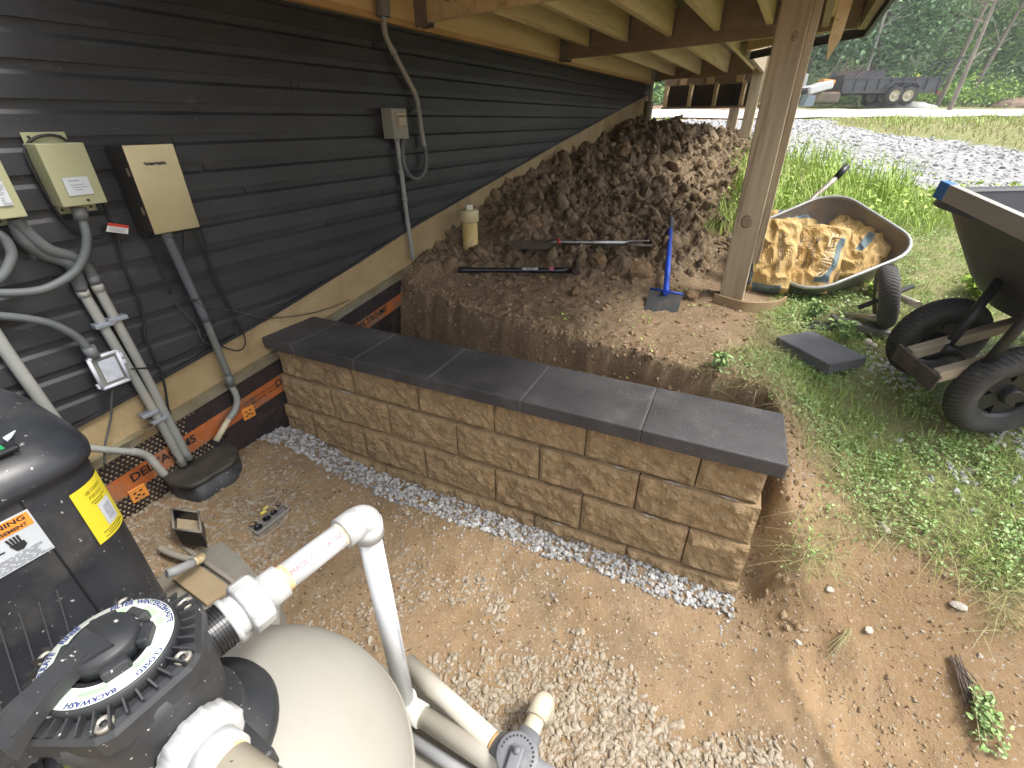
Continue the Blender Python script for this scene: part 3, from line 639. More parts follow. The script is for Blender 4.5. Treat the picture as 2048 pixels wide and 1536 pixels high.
# yellow label bent round the cabinet corner
def corner(s, z, o=0.0):     # s: metres along the outline from the right-hand corner
    a0 = math.radians(45) + s / .33; e = 5.5; h = .3035 + o; ct, st = math.cos(a0), math.sin(a0)
    return hc + HX * (h * math.copysign(abs(ct) ** (2 / e), ct)) + HY * (h * math.copysign(abs(st) ** (2 / e), st)) + UP * z
def bent(s0, s1, z0, z1, mat, nm, par, o=0.0, n_=26):
    mb = MB(); ss = np.linspace(s0, s1, n_)
    for a, b in zip(ss[:-1], ss[1:]): mb.add([corner(a, z0, o), corner(b, z0, o), corner(b, z1, o), corner(a, z1, o)], [(0, 1, 2, 3)])
    return mb.build(nm, mat, par, fix=False)
yl = bent(-.135, .085, .625, .79, lab_ye, 'yellow_label', heater, .0008)
bent(-.060, .035, .655, .725, label_w, 'white_panel', yl, .0016)
bent(-.040, .015, .665, .712, M('label grey', (.38, .39, .43), (.30, .31, .35), scale=90, rough=.6), 'grey_patch', yl, .0022)
for s_, zz in (('LABEL TO BE REMOVED', .768), ('BY END USER ONLY', .752)): text(s_, .0135, lambda x, y, z_=zz: corner(-.03 + x * .8, z_ + y, .002), M('olive ink', (.16, .14, .01), rough=.6), yl)
mb = MB()
for zz, a, b in ((.739, -.08, .02), (.732, -.07, .0), (.648, -.1, .03), (.641, -.08, .05), (.634, -.1, .01)):
    for q in np.arange(a, b, .012): p, p2 = corner(q, zz, .0018), corner(q + .009, zz, .0018); mb.bar(p, p2, .0008, .0022)
mb.build('small_print', M('olive ink', (.16, .14, .01)), yl)
# speckled bolts by the cabinet foot
for zz in (.20, .14, .09):
    mb = MB(); mb.lathe(corner(.0, zz), [(.012, 0), (.012, .004), (.006, .006), (0, .006)], axis=(HX + HY).normalized(), seg=14); mb.build('screw', bp2, heater)

# concrete pad with the odds and ends lying on it
padm = M('concrete pad', (.21, .20, .165), (.29, .275, .23), scale=6, rough=.93, bump=.3, bscale=60, c3=(.16, .125, .08), c3scale=3, c3lo=.5, c3hi=.75)
pc = [Zp(352, 1082, 0.105), Zp(420, 1066, .105), Zp(480, 1112, .105), Zp(560, 1200, .105), Vector((-.66, .66, 0)), Vector((-.8, .35, 0)), Vector((-1.75, .1, 0)), Vector((-1.95, .9, 0)), Vector((-1.7, 1.22, 0))]
pad = MB().prism([Vector((p.x, p.y, -.02)) for p in pc], UP * .125).build('concrete_pad', padm); tag(pad, 'grey dusty concrete slab under the black pool heater', 'slab')
pad2 = MB().prism([Vector((x, y, -.02)) for x, y in ((-.98, .45), (-.45, .84), (.02, .62), (.25, .45), (.1, .1), (-.9, .05))], UP * .065).build('base_slab', padm); tag(pad2, 'low dusty slab under the beige filter tank', 'slab')
pln = Zp(410, 1130, .075); pl2 = Zp(445, 1180, .075)
o_ = MB().bbox((Zp(372, 1145, .118) + Zp(440, 1195, .118)) / 2 + UP * .0, (Zp(440, 1195, .118) - Zp(372, 1145, .118)) / 2, Vector((.03, .03, 0)), UP * .009, .003).build('wood_offcut', M('offcut', (.33, .25, .15), (.40, .31, .19), scale=5, rough=.9)); tag(o_, 'short tan wood offcut lying on the concrete slab by the heater', 'offcut')
sheetm = M('buried board', (.20, .18, .14), (.28, .25, .20), scale=7, rough=.95)
o_ = MB().prism([Zp(a, b, .155) for a, b in ((285, 1010), (340, 995), (352, 1010), (300, 1040), (270, 1035))], UP * .012).build('flat_stone', sheetm); tag(o_, 'flat dusty grey stone beside the black heater, left of the open box', 'stone')
o_ = MB().bbox(Zp(309, 1058, .155), Vector((.014, .004, 0)), Vector((-.004, .014, 0)), UP * .006, .005).build('white_pebble', M('white pebble', (.55, .57, .54), rough=.6)); tag(o_, 'small round white pebble between heater and open black box', 'stone')
greyp = M('grey pipe plastic', (.27, .28, .29), (.33, .335, .34), scale=8, rough=.55, c3=(.34, .29, .21), c3scale=6, c3lo=.55, c3hi=.75)
dustp = M('dusty grey pipe', (.25, .225, .18), (.33, .30, .25), scale=8, rough=.8)
gp = thing('grey_drain_pipe', 'short grey pipe stub with bent conduit at the foot of the heater', 'pipe', Zp(370, 1135, .12))
mb = MB(); mb.tube([Zp(333, 1148, .235), Zp(352, 1141, .225), Zp(372, 1132, .20), Zp(386, 1125, .19)], [.015, .0165, .016, .017], 16); mb.build('coupling', greyp, gp)
mb = MB(); mb.tube(smooth_path([Zp(386, 1125, .19), Zp(400, 1119, .165), Zp(403, 1114, .14)]), .0145, 14); mb.build('stub', stain, gp)
mb = MB(); mb.tube(smooth_path([Zp(318, 1095, .17), Zp(345, 1108, .155), Zp(375, 1117, .14), Zp(398, 1118, .13)]), .012, 12); mb.build('bend', dustp, gp)
cnd = thing('ground_conduit', 'thin grey conduit lying across the concrete slab behind the white union', 'conduit', Zp(430, 1140, .08))
mb = MB(); mb.tube(smooth_path([Zp(358, 1088, .118), Zp(390, 1110, .118), Zp(430, 1138, .118), Zp(468, 1168, .118), Zp(475, 1215, .118), Zp(520, 1275, .07)]), .009, 10); mb.build('tube', dustp, cnd)

# flat-bottomed black cover where the conduits enter the ground
cov = thing('conduit_cover', 'black kidney-shaped plastic cover under the grey conduits by the wall', 'cover', Zp(400, 935, .1))
top = [Zp(x, y, .255) for x, y in ((322, 948), (360, 918), (400, 893), (430, 880), (450, 879), (468, 888), (475, 902), (470, 918), (455, 932), (430, 946), (405, 962), (380, 972), (350, 970), (332, 962))]
top = smooth_path(top + [top[0]], 4)[:-1]; cc = sum(top, Vector()) / len(top)
def offs(z, s): return [cc + (p - cc) * s + UP * (z - .165) for p in top]
mb = MB(); mb.loft([offs(.150, 1.02), offs(.165, 1.015), offs(.169, .98), offs(.170, .9)]); mb.build('lid', M('dusty black lid', (.035, .033, .028), (.075, .068, .055), scale=10, rough=.6, speck=(.4, .4, .38), speck_scale=50, speck_lo=.73), cov)
mb = MB(); mb.loft([offs(.02, 1.0), offs(.05, .98), offs(.150, .97)]); mb.build('body', bp2, cov)
mb = MB(); mb.loft([offs(.045, 1.07), offs(.057, 1.09), offs(.064, 1.06), offs(.064, .97)]); mb.build('rim', bp2, cov)

# open black sand-filled box and the tray of wire connectors
ob = thing('open_junction_box', 'small open black junction box half full of sand by the heater', 'box', Zp(372, 1045, .12))
c4 = [Zp(343, 1018, .235), Zp(397, 1024, .235), Zp(402, 1064, .235), Zp(347, 1058, .235)]; mc = sum(c4, Vector()) / 4
mb = MB()
for i in range(4):
    a, b = c4[i], c4[(i + 1) % 4]; ai, bi = mc + (a - mc) * .90, mc + (b - mc) * .90
    mb.add([a, b, bi, ai, a - UP * .085 + (mc - a) * .06, b - UP * .085 + (mc - b) * .06, bi - UP * .08, ai - UP * .08], [(0, 1, 2, 3), (0, 4, 5, 1), (3, 2, 6, 7)])
mb.build('walls', bpl, ob)
mb = MB()
for i in range(4): mb.tube([c4[i], c4[(i + 1) % 4]], .0045, 8)
mb.build('rim', M('dusty rim', (.22, .20, .17), rough=.8), ob)
mb = MB().add([mc + (p - mc) * .93 - UP * .045 + (UP * .02 if i > 1 else UP * 0) for i, p in enumerate(c4)], [(0, 1, 2, 3)]); mb.build('sand_fill', M('sand', (.42, .33, .21), (.5, .40, .27), scale=40, rough=.95), ob)
tr = thing('connector_tray', 'grey plastic tray with round black sockets and yellow wire nuts on the dirt', 'tray', Zp(530, 1035, .05))
tc4 = [Zp(487, 1046, .095), Zp(515, 1068, .095), Zp(577, 1018, .095), Zp(545, 992, .095)]; tcn = sum(tc4, Vector()) / 4
trm = M('tray grey', (.13, .13, .125), (.22, .21, .19), scale=20, rough=.7)
mb = MB(); mb.prism([p - UP * .03 for p in tc4], UP * .026); mb.build('base', trm, tr)
ex, ey = (tc4[2] - tc4[1]).normalized(), (tc4[0] - tc4[1]).normalized()
mb = MB(); mb.tube(tc4 + [tc4[0]], .004, 8); mb.build('rim', M('tray rim', (.30, .28, .24), rough=.7), tr)
t5 = [Zp(487, 1046, .075), Zp(513, 1078, .075), Zp(560, 1050, .075), Zp(580, 1020, .075)]
mb = MB(); mb.tube(smooth_path(t5, 4), .003, 8); mb.build('seal_loop', M('tray rim', (.30, .28, .24)), tr)
for px_, py_, r_ in ((506, 1050, .015), (517, 1056, .016), (534, 1038, .016), (548, 1026, .014), (558, 1010, .012)):
    p = Zp(px_, py_, .090); mb = MB(); mb.lathe(p, [(r_, 0), (r_, .007), (r_ * .75, .007), (r_ * .7, .001), (0, .001)], seg=18); mb.build('socket', bpl, tr)
for a, b in (((526, 1020), (536, 1013)), ((521, 1028), (532, 1022))):
    mb = MB(); mb.tube([Zp(*a, .115), Zp(*b, .115)], [.0075, .005], 12); mb.build('wire_nut', M('wire nut', (.75, .62, .10), rough=.5), tr)
mb = MB(); mb.tube(smooth_path([Zp(x, y, z) for x, y, z in ((521, 1030, .11), (500, 1028, .11), (498, 1012, .115), (515, 1000, .12), (545, 992, .12), (556, 995, .11), (540, 1012, .12), (525, 1022, .12))], 5), .0024, 6); mb.build('wire', M('wire grey', (.33, .31, .25), rough=.6), tr)
mb = MB(); mb.tube(smooth_path([Zp(x, y, z) for x, y, z in ((495, 1035, .105), (494, 1020, .11), (510, 998, .12), (540, 990, .11), (575, 1015, .105))], 5), .002, 6); mb.build('wire', M('wire grey', (.33, .31, .25)), tr)

# sand filter with multiport valve
FC = Vector((-.497, .345, 0)); filt = thing('sand_filter', 'large beige domed sand filter tank with black multiport valve on top', 'filter', FC)
tankm = M('beige tank', (.30, .288, .25), (.35, .338, .295), scale=4, rough=.55, bump=.05, bscale=100, bdist=.001, c3=(.28, .25, .195), c3scale=4, c3lo=.50, c3hi=.85, speck=(.20, .18, .14), speck_scale=42, speck_lo=.725)
prof = [(.26, .05), (.30, .09), (.31, .2), (.312, .45)] + [(.312 * math.cos(a), .45 + .27 * math.sin(a)) for a in np.linspace(.08, 1.45, 18)]
mb = MB(); mb.lathe(FC, prof, seg=72); mb.build('tank', tankm, filt)
mb = MB(); mb.lathe(FC, [(.3115, .455), (.3145, .458), (.3145, .468), (.3105, .471)], seg=72, close=False); mb.build('tank_seam', tankm, filt)
mb = MB(); mb.lathe(FC, [(.12, .700), (.122, .712), (.118, .728), (.105, .733), (.10, .745), (.085, .75), (.083, .77)], seg=48); mb.build('clamp_ring', bp2, filt)
mb = MB(); mb.bbox(FC + Vector((.105, -.03, .735)), Vector((.035, -.02, 0)), Vector((.012, .02, 0)), UP * .02, .006); mb.build('clamp_bolt', bp2, filt)
VC = Vector((-.496, .327, 0))
mb = MB(); mb.lathe(VC, [(.070, .73), (.068, .80), (.085, .83), (.090, .90), (.090, .945)], seg=40); vb = mb.build('valve_body', bp2, filt)
hexr = .100
def hexp(r, z, rot=0): return [VC + Vector((math.cos(R(60 * k + rot)) * r, math.sin(R(60 * k + rot)) * r, z)) for k in range(6)]
def hexs(r, z, bulge=.0):     # hexagon with softened corners
    P = hexp(r, z); out = []
    for k in range(6):
        a, b = P[k], P[(k + 1) % 6]
        for f in (.10, .3, .5, .7, .90): out.append(a.lerp(b, f))
    return out
mb = MB(); mb.loft([hexs(.092, .925), hexs(.103, .930), hexs(.104, .957), hexs(.099, .963), hexs(.090, .965)], sm=False); vl = mb.build('valve_lid', bp2, filt)
mb = MB()
for k in range(36):
    a = math.radians(k * 10 + 5); rmax = .101 * math.cos(math.pi / 6) / math.cos(((a) % (math.pi / 3)) - math.pi / 6)
    mb.bar(VC + Vector((math.cos(a) * .070, math.sin(a) * .070, .972)), VC + Vector((math.cos(a) * rmax * .97, math.sin(a) * rmax * .97, .966)), .0022, .016)
mb.build('lid_ribs', bp2, vl)
for p in hexp(.0845, .965):
    mb = MB(); mb.lathe(p, [(.0098, 0), (.0098, .0045), (.0088, .0055), (.0062, .0055), (.0058, .0040), (0, .0040)], seg=20); bo = mb.build('bolt', M('steel bolt', (.30, .28, .24), (.4, .38, .33), scale=60, rough=.55, metal=.5), vl)
    mb = MB(); mb.lathe(p + UP * .0041, [(.004, 0), (.004, .001), (0, .001)], seg=6); mb.build('bolt_socket', ink, vl)
zr = .986
mb = MB(); mb.lathe(VC, [(.071, .96), (.071, .984), (.068, .9855), (.040, .9855), (.038, .975), (.0, .975)], seg=56); mb.build('label_boss', bp2, vl)
mb = MB(); mb.lathe(VC, [(.0455, zr), (.0680, zr), (.0680, zr + .0004), (.0455, zr + .0004)], seg=64, close=False); lr = mb.build('label_ring', M('valve label', (.72, .74, .68), (.60, .68, .58), scale=18, rough=.5), vl)
blue = M('blue ink', (.03, .04, .16), rough=.5); grn = M('pale green print', (.36, .52, .34), rough=.6)
def arc_fn(deg, r0, z=zr + .001): return lambda x, y: VC + Vector((math.cos(R(deg) - x / r0) * (r0 + y), math.sin(R(deg) - x / r0) * (r0 + y), z))
for s_, dg in (('FILTER', 114), ('WINTERIZE', 78), ('WASTE', 46), ('CLOSED', -14), ('BACKWASH', -68), ('RINSE', 165), ('RECIRCULATE', -150)): text(s_, .0088, arc_fn(dg, .0635), blue, lr, bold=.0003)
for dg, L in ((70, 26), (44, 14), (-14, 24), (-68, 30), (116, 18)):
    mb = MB(); aa = np.radians(np.linspace(dg - L / 2, dg + L / 2, 14))
    for a, b in zip(aa[:-1], aa[1:]):
        q = lambda r, t: VC + Vector((math.cos(t) * r, math.sin(t) * r, zr + .0006)); mb.add([q(.049, a), q(.049, b), q(.058, b), q(.058, a)], [(0, 1, 2, 3)])
    mb.build('green_print', grn, lr, fix=False)
for s_, dg in (('DO NOT MOVE VALVE', -68), ('WHILE RUNNING', -30)): text(s_, .0042, arc_fn(dg, .0535, zr + .0012), faint, lr)
hub = MB(); hub.lathe(VC, [(.036, .975), (.037, 1.004), (.034, 1.009), (.0, 1.010)], seg=40); hn_ = hub.build('handle', bp2, vl)
for k, dg in enumerate((20, 75, 130, 200, 320)):
    a = R(dg); d = Vector((math.cos(a), math.sin(a), 0)); s2 = d.cross(UP); mb = MB(); mb.bbox(VC + d * .041 + UP * .992, d * .007, s2 * .014, UP * .008, .003); mb.build('grip_lug', bp2, vl)
hd = Vector((-.36, -.93, 0)).normalized(); hs_ = hd.cross(UP)
mb = MB(); mb.loft([[VC + hd * d0 + hs_ * w_ * sx_ + UP * (z_ + dz) for sx_, dz in ((-1, 0), (-1, .020), (1, .020), (1, 0))] for d0, w_, z_ in ((.0, .027, .994), (.035, .013, .994), (.055, .014, .991), (.085, .019, .984), (.108, .022, .972))], sm=False); mb.build('lever', bp2, vl)
mb = MB()
for sg in (-1, 1): mb.bar(VC + hd * .02 + hs_ * sg * .011 + UP * 1.014, VC + hd * .098 + hs_ * sg * .016 + UP * .998, .005, .006)
mb.build('lever_ridge', bp2, vl)
# ports, unions and the white pipe run
def thread(o, d, r, L, pitch=.0045):
    pr = []; h = 0
    while h < L: pr += [(r, h), (r, h + pitch * .45), (r * .955, h + pitch * .5), (r * .955, h + pitch * .95)]; h += pitch
    return MB().lathe(o, pr, axis=d, seg=36, sm=False)
PZ = .862
def at(x, y, z=PZ): p = Zp(x, y, z); return p
p1a = Vector((-.470, .412, PZ)); p1b = at(715, 1045); d1 = (at(690, 1062) - Vector((-.462, .425, PZ))); d1.z = 0; d1.normalize()
mb = MB(); mb.tube([VC + UP * PZ, p1a + d1 * .0], .036, 28); mb.build('side_port', bp2, filt)
thread(p1a, d1, .0365, .033).build('thread', bpl, filt)
run = thing('white_pipe_run', 'white plastic pipe with union and elbow running from the valve down to the ground', 'pipe', at(600, 1140))
u0 = p1a + d1 * .033
mb = MB(); mb.lathe(u0, [(.036, 0), (.038, .004), (.038, .009), (.034, .010), (.033, .022), (.034, .026)], axis=d1, seg=40); mb.build('union_tail', white, run)
u1 = u0 + d1 * .024
mb = MB(); mb.lathe(u1, [(.040, 0), (.0445, .003), (.0445, .031), (.041, .036), (.030, .037)], axis=d1, seg=96, fn=lambda a, r, h: 1 + (.035 if (math.degrees(a) % 30) < 9 and .0 < h < .034 else 0)); mb.build('union_nut', white, run)
u2 = u1 + d1 * .036
mb = MB(); mb.lathe(u2, [(.031, 0), (.031, .034), (.028, .035)], axis=d1, seg=40); mb.build('union_socket', white, run)
el = at(728, 1038); pe0 = u2 + d1 * .034; L = (el - pe0).dot(d1); el = pe0 + d1 * L
mb = MB(); mb.tube([pe0 - d1 * .01, pe0 + d1 * (L - .03)], .0241, 32); pp = mb.build('pipe', white, run)
mb = MB(); mb.tube([pe0 - d1 * .002, pe0 + d1 * .012], .02425, 32); mb.build('primer_stain', stain, run)
mb = MB(); mb.tube([pe0 + d1 * (L - .056), pe0 + d1 * (L - .044)], .02425, 32); mb.build('primer_stain', M('primer stain pale', (.74, .62, .36), (.78, .74, .62), scale=30, rough=.5), run)
px_ = d1.cross(UP).normalized()
# red stencilled line on the side of the pipe that faces the house
def cyl(o, d, r, e0, e1): return lambda x, y: o + d * x + (e0 * math.cos(y / r) + e1 * math.sin(y / r)) * r
sd0 = (Vector((0, 0, 1)) * .72 + px_ * .69).normalized(); sd1 = d1.cross(sd0) * 1
text('MADE IN U.S.A.  02/14/2', .0125, cyl(pe0 + d1 * (L * .44), d1, .0246, sd0, -sd1), M('red stencil', (.50, .10, .12), rough=.6), run)
R_ = .030
mb = MB(); mb.tube([el - d1 * .050, el - d1 * .012], .0315, 32); arc = [el - d1 * .014 + d1 * (.020 * math.sin(a)) - UP * (.020 * (1 - math.cos(a))) for a in np.linspace(0, math.pi / 2, 10)]
mb.tube(arc, [.0300] * 10, 32); vx = arc[-1]; mb.tube([vx + UP * .004, vx - UP * .034], .0315, 32); mb.lathe(vx + UP * .0185, [(.001, .016), (.018, .012), (.027, 0), (.0305, -.02)], seg=32); mb.build('elbow', white, run)
vb0 = Vector((vx.x, vx.y, .155))
mb = MB(); mb.tube([vx, vb0], .0241, 32); mb.build('pipe', M('white pipe cool', (.66, .68, .70), (.60, .62, .64), scale=4, rough=.35), run)
mb = MB(); mb.tube([vx - UP * .034, vx - UP * .037], .0252, 24); mb.build('primer_stain', stain, run)
d2 = Vector((.80, -.42, 0)).normalized()
ex_, ey_ = Vector((.75, -.66, 0)).normalized(), Vector((.66, .75, 0)).normalized()
text('PVC-1120 SCH 40 NSF-pw ASTM D1785', .0095, lambda x, y: Vector((vx.x, vx.y, .45 - x)) + (ex_ * math.cos(y / .0245 + .35) + ey_ * math.sin(y / .0245 + .35)) * .0247, M('grey stencil', (.20, .24, .33), rough=.6), run)
mb = MB(); mb.tube([vb0 + UP * .012, vb0 - UP * .03], .0312, 28); mb.tube([vb0 - UP * .03 + d2 * -.0, vb0 - UP * .03 + d2 * .055], .0312, 28); mb.lathe(vb0 - UP * .03, [(.0312, -.03), (.025, -.036), (0, -.038)], seg=28); mb.build('lower_elbow', M('cream elbow', (.60, .59, .52), rough=.45), run)
mb = MB(); mb.tube([vb0 - UP * .03 + d2 * .05, vb0 - UP * .03 + d2 * .75], .0265, 28); mb.build('lower_pipe', M('cream white pipe', (.58, .56, .49), (.52, .48, .40), scale=8, rough=.45, speck=(.2, .18, .15), speck_scale=90, speck_lo=.73), run)
# second, lower port with the big white union
d3 = (at(425, 1500) - VC); d3.z = 0; d3.normalize()
run2 = thing('white_union_pipe', 'large white threaded union leaving the valve towards the bottom edge', 'pipe', at(380, 1480))
q0 = VC + UP * .845 + d3 * .060
mb = MB(); mb.tube([VC + UP * .845, q0], .0435, 30); mb.build('side_port', bp2, filt); thread(q0, d3, .0430, .020).build('thread', bpl, filt)
q1 = q0 + d3 * .018
mb = MB(); mb.lathe(q1, [(.0405, 0), (.0415, .003), (.0415, .010), (.036, .011)], axis=d3, seg=44); mb.build('union_tail', white, run2)
mb = MB(); mb.lathe(q1 + d3 * .010, [(.042, 0), (.0485, .003), (.0485, .028), (.044, .034), (.032, .035)], axis=d3, seg=96, fn=lambda a, r, h: 1 + (.04 if (math.degrees(a) % 30) < 9 and h < .030 else 0)); mb.build('union_nut', white, run2)
mb = MB(); mb.lathe(q1 + d3 * .044, [(.033, 0), (.033, .028), (.030, .029)], axis=d3, seg=40); mb.build('union_socket', white, run2)
mb = MB(); mb.tube([q1 + d3 * .068, q1 + d3 * .078], .0272, 30); mb.build('primer_stain', stain, run2)
mb = MB(); mb.tube([q1 + d3 * .07, q1 + d3 * .40], .027, 30); mb.build('pipe', cream, run2)
# third port, corrugated
d4 = -d1; mb = MB(); mb.tube([VC + UP * .85, VC + UP * .85 + d4 * .10], .034, 28); mb.build('side_port', bp2, filt); thread(VC + UP * .85 + d4 * .10, d4, .037, .06, .009).build('thread', bpl, filt)
gt = VC + d4 * .085 - d3 * -.025 + UP * .885; mb = MB(); mb.prism([gt + d4 * a + d1.cross(UP) * b for a, b in ((-.02, -.004), (-.005, .008), (.02, .004), (.024, -.004), (0, -.002))], UP * .002); mb.build('yellow_tag', M('lime tag', (.62, .72, .04), rough=.5), filt)
# sight glass and rating plate
mb = MB(); g0 = u0 + d1 * .012 - UP * .03 - px_ * 0; mb.lathe(g0, [(.020, -.02), (.024, -.015), (.024, .008), (.012, .012)], axis=(px_ * -.3 - UP * .6 + d1 * .3).normalized(), seg=24); mb.build('sight_glass', M('clear plastic', (.80, .82, .82), rough=.12, trans=.75), filt)
mb = MB(); mb.bbox(VC + d3 * .055 + d4 * .045 + UP * .800, d4 * .035, d3 * .003, UP * .012, .002); rp = mb.build('rating_plate', M('plate grey', (.36, .38, .38), rough=.5), filt)

# cream pipes and grey diverter valve on the ground
PZ2 = .14
gv = thing('diverter_valve', 'grey three-way valve with ring of holes joining two old cream pipes', 'valve', Zp(1030, 1490, .15))
gm_ = M('valve grey', (.145, .15, .165), (.20, .205, .215), scale=14, rough=.55, c3=(.34, .34, .34), c3scale=12, c3lo=.56, c3hi=.75)
vc = Zp(1034, 1515, .17)
mb = MB(); mb.lathe(vc, [(.040, -.09), (.042, 0), (.052, .004), (.053, .014), (.049, .017), (.030, .014), (0, .012)], seg=44); bd = mb.build('body', gm_, gv)
for k in range(18):
    a = R(-75 + k * 13.5); mb = MB(); mb.lathe(vc + Vector((math.cos(a) * .041, math.sin(a) * .041, .0165)), [(.0024, 0), (.0024, .0012), (0, .0012)], seg=10); mb.build('indicator_hole', ink, gv)
mb = MB(); mb.bbox(vc + Vector((-.012, -.03, .026)), Vector((.018, .045, 0)), Vector((-.014, .006, 0)), UP * .008, .004); mb.build('handle', gm_, gv)
mb = MB(); mb.lathe(vc + UP * .018, [(.010, 0), (.009, .024), (.005, .027), (0, .027)], seg=16); mb.build('hub', gm_, gv)
e1 = Zp(975, 1472, PZ2); dd = (e1 - vc); dd.z = 0; dd.normalize()
vp = vc - UP * .035
mb = MB(); mb.tube([vp, vp + dd * .068], .034, 28); mb.build('port', gm_, gv)
f1 = Zp(1065, 1445, PZ2); de = (Zp(1085, 1400, PZ2) - Zp(1052, 1478, PZ2)); de.z = 0; de.normalize()
mb = MB(); mb.tube([vp, vp + de * .075], .034, 28); mb.build('port', gm_, gv)
mb = MB(); mb.tube([vp, vp + dd * -.02 + Vector((.07, -.03, 0))], .034, 28); mb.build('port', gm_, gv)
cp1 = thing('cream_pipe', 'long old cream pipe running behind the beige tank to the grey valve', 'pipe', Zp(900, 1410, PZ2))
s0 = vp + dd * .06; mb = MB(); e9 = Zp(808, 1332, s0.z); mb.tube([s0, s0 + dd * (e9 - s0).dot(dd)], .0265, 28); mb.build('pipe', M('cream white pipe', (.70, .68, .60)), cp1)
mb = MB(); mb.tube([s0 + dd * .008, s0 + dd * .02], .0268, 28); mb.build('primer_stain', M('rust stain', (.55, .30, .10), (.66, .5, .3), scale=50, rough=.6), cp1)
cp2 = thing('cream_elbow_pipe', 'short speckled cream pipe elbow diving into the gravel above the grey valve', 'pipe', f1)
s1 = vp + de * .068
mb = MB(); mb.tube([s1, s1 + de * .05], .0245, 26); mb.build('pipe', cream, cp2)
h0 = s1 + de * .045; arc = [h0] + [h0 + de * (.03 + .030 * math.sin(a)) - UP * (.05 * (1 - math.cos(a))) for a in np.linspace(0, math.pi / 2, 9)]
mb = MB(); mb.tube([h0] + arc[1:] + [arc[-1] - UP * .09], .0300, 28); mb.build('elbow', cream, cp2)
gl = thing('grey_ground_pipe', 'thin grey pipe on the ground between tank and cream pipe at the bottom edge', 'pipe', Zp(880, 1515, .08))
mb = MB(); a0 = Zp(845, 1492, .075); a1 = Zp(905, 1530, .075); mb.tube([a0 - (a1 - a0) * 1.2, a1 + (a1 - a0) * 2], .016, 20); mb.build('pipe', greyp, gl)
# ------------------------------------------------------------------ boxes, conduits and cables on the siding
cond = M('conduit grey', (.25, .26, .24), (.31, .315, .29), scale=6, rough=.6, c3=(.34, .28, .18), c3scale=3, c3lo=.58, c3hi=.75)
flex = M('flexible conduit', (.085, .095, .095), (.11, .12, .12), scale=8, rough=.55)
fit = M('conduit fitting', (.12, .125, .125), rough=.5)
cab = M('black cable', (.014, .014, .015), rough=.6)
olive = M('khaki enamel', (.30, .30, .17), (.335, .335, .195), scale=4, rough=.45)
def wbox(name, label, p_tl, p_br, depth, mat, cat='box', lid=None, flange=None):
    """box on the siding: front-face corners given, depth out from the wall"""
    a = HW(*p_tl, .02 + depth); b = HW(*p_br, .02 + depth); t0, t1 = a.dot(HT), b.dot(HT); z1, z0 = a.z, b.z
    o = thing(name, label, cat, HP(.02, (t0 + t1) / 2, (z0 + z1) / 2)); c = HP(.018 + depth / 2, (t0 + t1) / 2, (z0 + z1) / 2)
    mb = MB(); mb.bbox(c, HN * depth / 2, HT * (t1 - t0) / 2, UP * (z1 - z0) / 2, .003); bx = mb.build('case', mat, o)
    if lid:
        mb = MB(); mb.bbox(c + HN * (depth / 2 + .001), HN * .003, HT * ((t1 - t0) / 2 + .004), UP * ((z1 - z0) / 2 + .004), .002); mb.build('cover', lid, o)
    if flange:
        for sg in (-1, 1):
            mb = MB(); mb.bbox(HP(.020, (t0 + t1) / 2, (z0 if sg < 0 else z1) + sg * .012), HN * .0015, HT * ((t1 - t0) / 2 - .005), UP * .016, .001); mb.build('mounting_flange', flange, o)
            for e in (-1, 1): mb = MB(); mb.lathe(HP(.0215, (t0 + t1) / 2 + e * ((t1 - t0) / 2 - .02), (z0 if sg < 0 else z1) + sg * .016), [(.004, 0), (.004, .002), (0, .002)], axis=HN, seg=10); mb.build('screw', ink, o)
    return o, (t0, t1, z0, z1, .02 + depth)
def wf(g, x, y, off=.0045): return lambda a, b: HP(g[4] + off, x + a, y + b)
# khaki box at the left edge with a big instruction sheet
o, g = wbox('control_box', 'khaki control box cut by the left edge, with a large white instruction sheet', (-60, 322), (58, 433), .10, olive, flange=olive)
mb = MB(); mb.box(HP(g[4] + .0012, (g[0] + g[1]) / 2 - .006, (g[2] + g[3]) / 2 + .008), HN * .0007, HT * ((g[1] - g[0]) / 2 - .014), UP * ((g[3] - g[2]) / 2 - .026)); sh = mb.build('instruction_sheet', label_w, o)
mb = MB(); rr = random.Random(4)
for k in range(26):
    z = g[3] - .030 - k * .0046
    if z < g[2] + .03 or k in (5, 6, 13): continue
    t = g[0] + .02
    while t < g[1] - .03:
        L = rr.uniform(.006, .02); mb.box(HP(g[4] + .0022, min(t + L / 2, g[1] - .026), z), HN * .0003, HT * L / 2, UP * (.0022 if k == 4 else .0011)); t += L + .003
mb.build('small_print', faint, sh)
# khaki box with small label
o, g = wbox('control_box', 'smaller khaki control box with a little white label near its bottom, black cable looped behind', (70, 288), (217, 405), .085, olive, flange=olive)
KB = g; cx, cz = g[1] - .060, g[2] + .055
mb = MB(); mb.box(HP(g[4] + .0012, cx, cz), HN * .0006, HT * .032, UP * .025); sh = mb.build('small_label', label_w, o)
mb = MB()
for zz, a, b in ((.016, -.02, .008), (.004, -.02, .016), (-.003, -.015, .022), (-.010, -.012, .008)): mb.box(HP(g[4] + .0022, cx + (a + b) / 2, cz + zz), HN * .0003, HT * (b - a) / 2, UP * (.0016 if zz > .01 else .001))
mb.build('small_print', faint, sh)
mb = MB(); mb.lathe(HP(g[4], cx + .01, g[2] + .014), [(.004, 0), (.004, .002), (0, .002)], axis=HN, seg=10); mb.build('screw', ink, o)
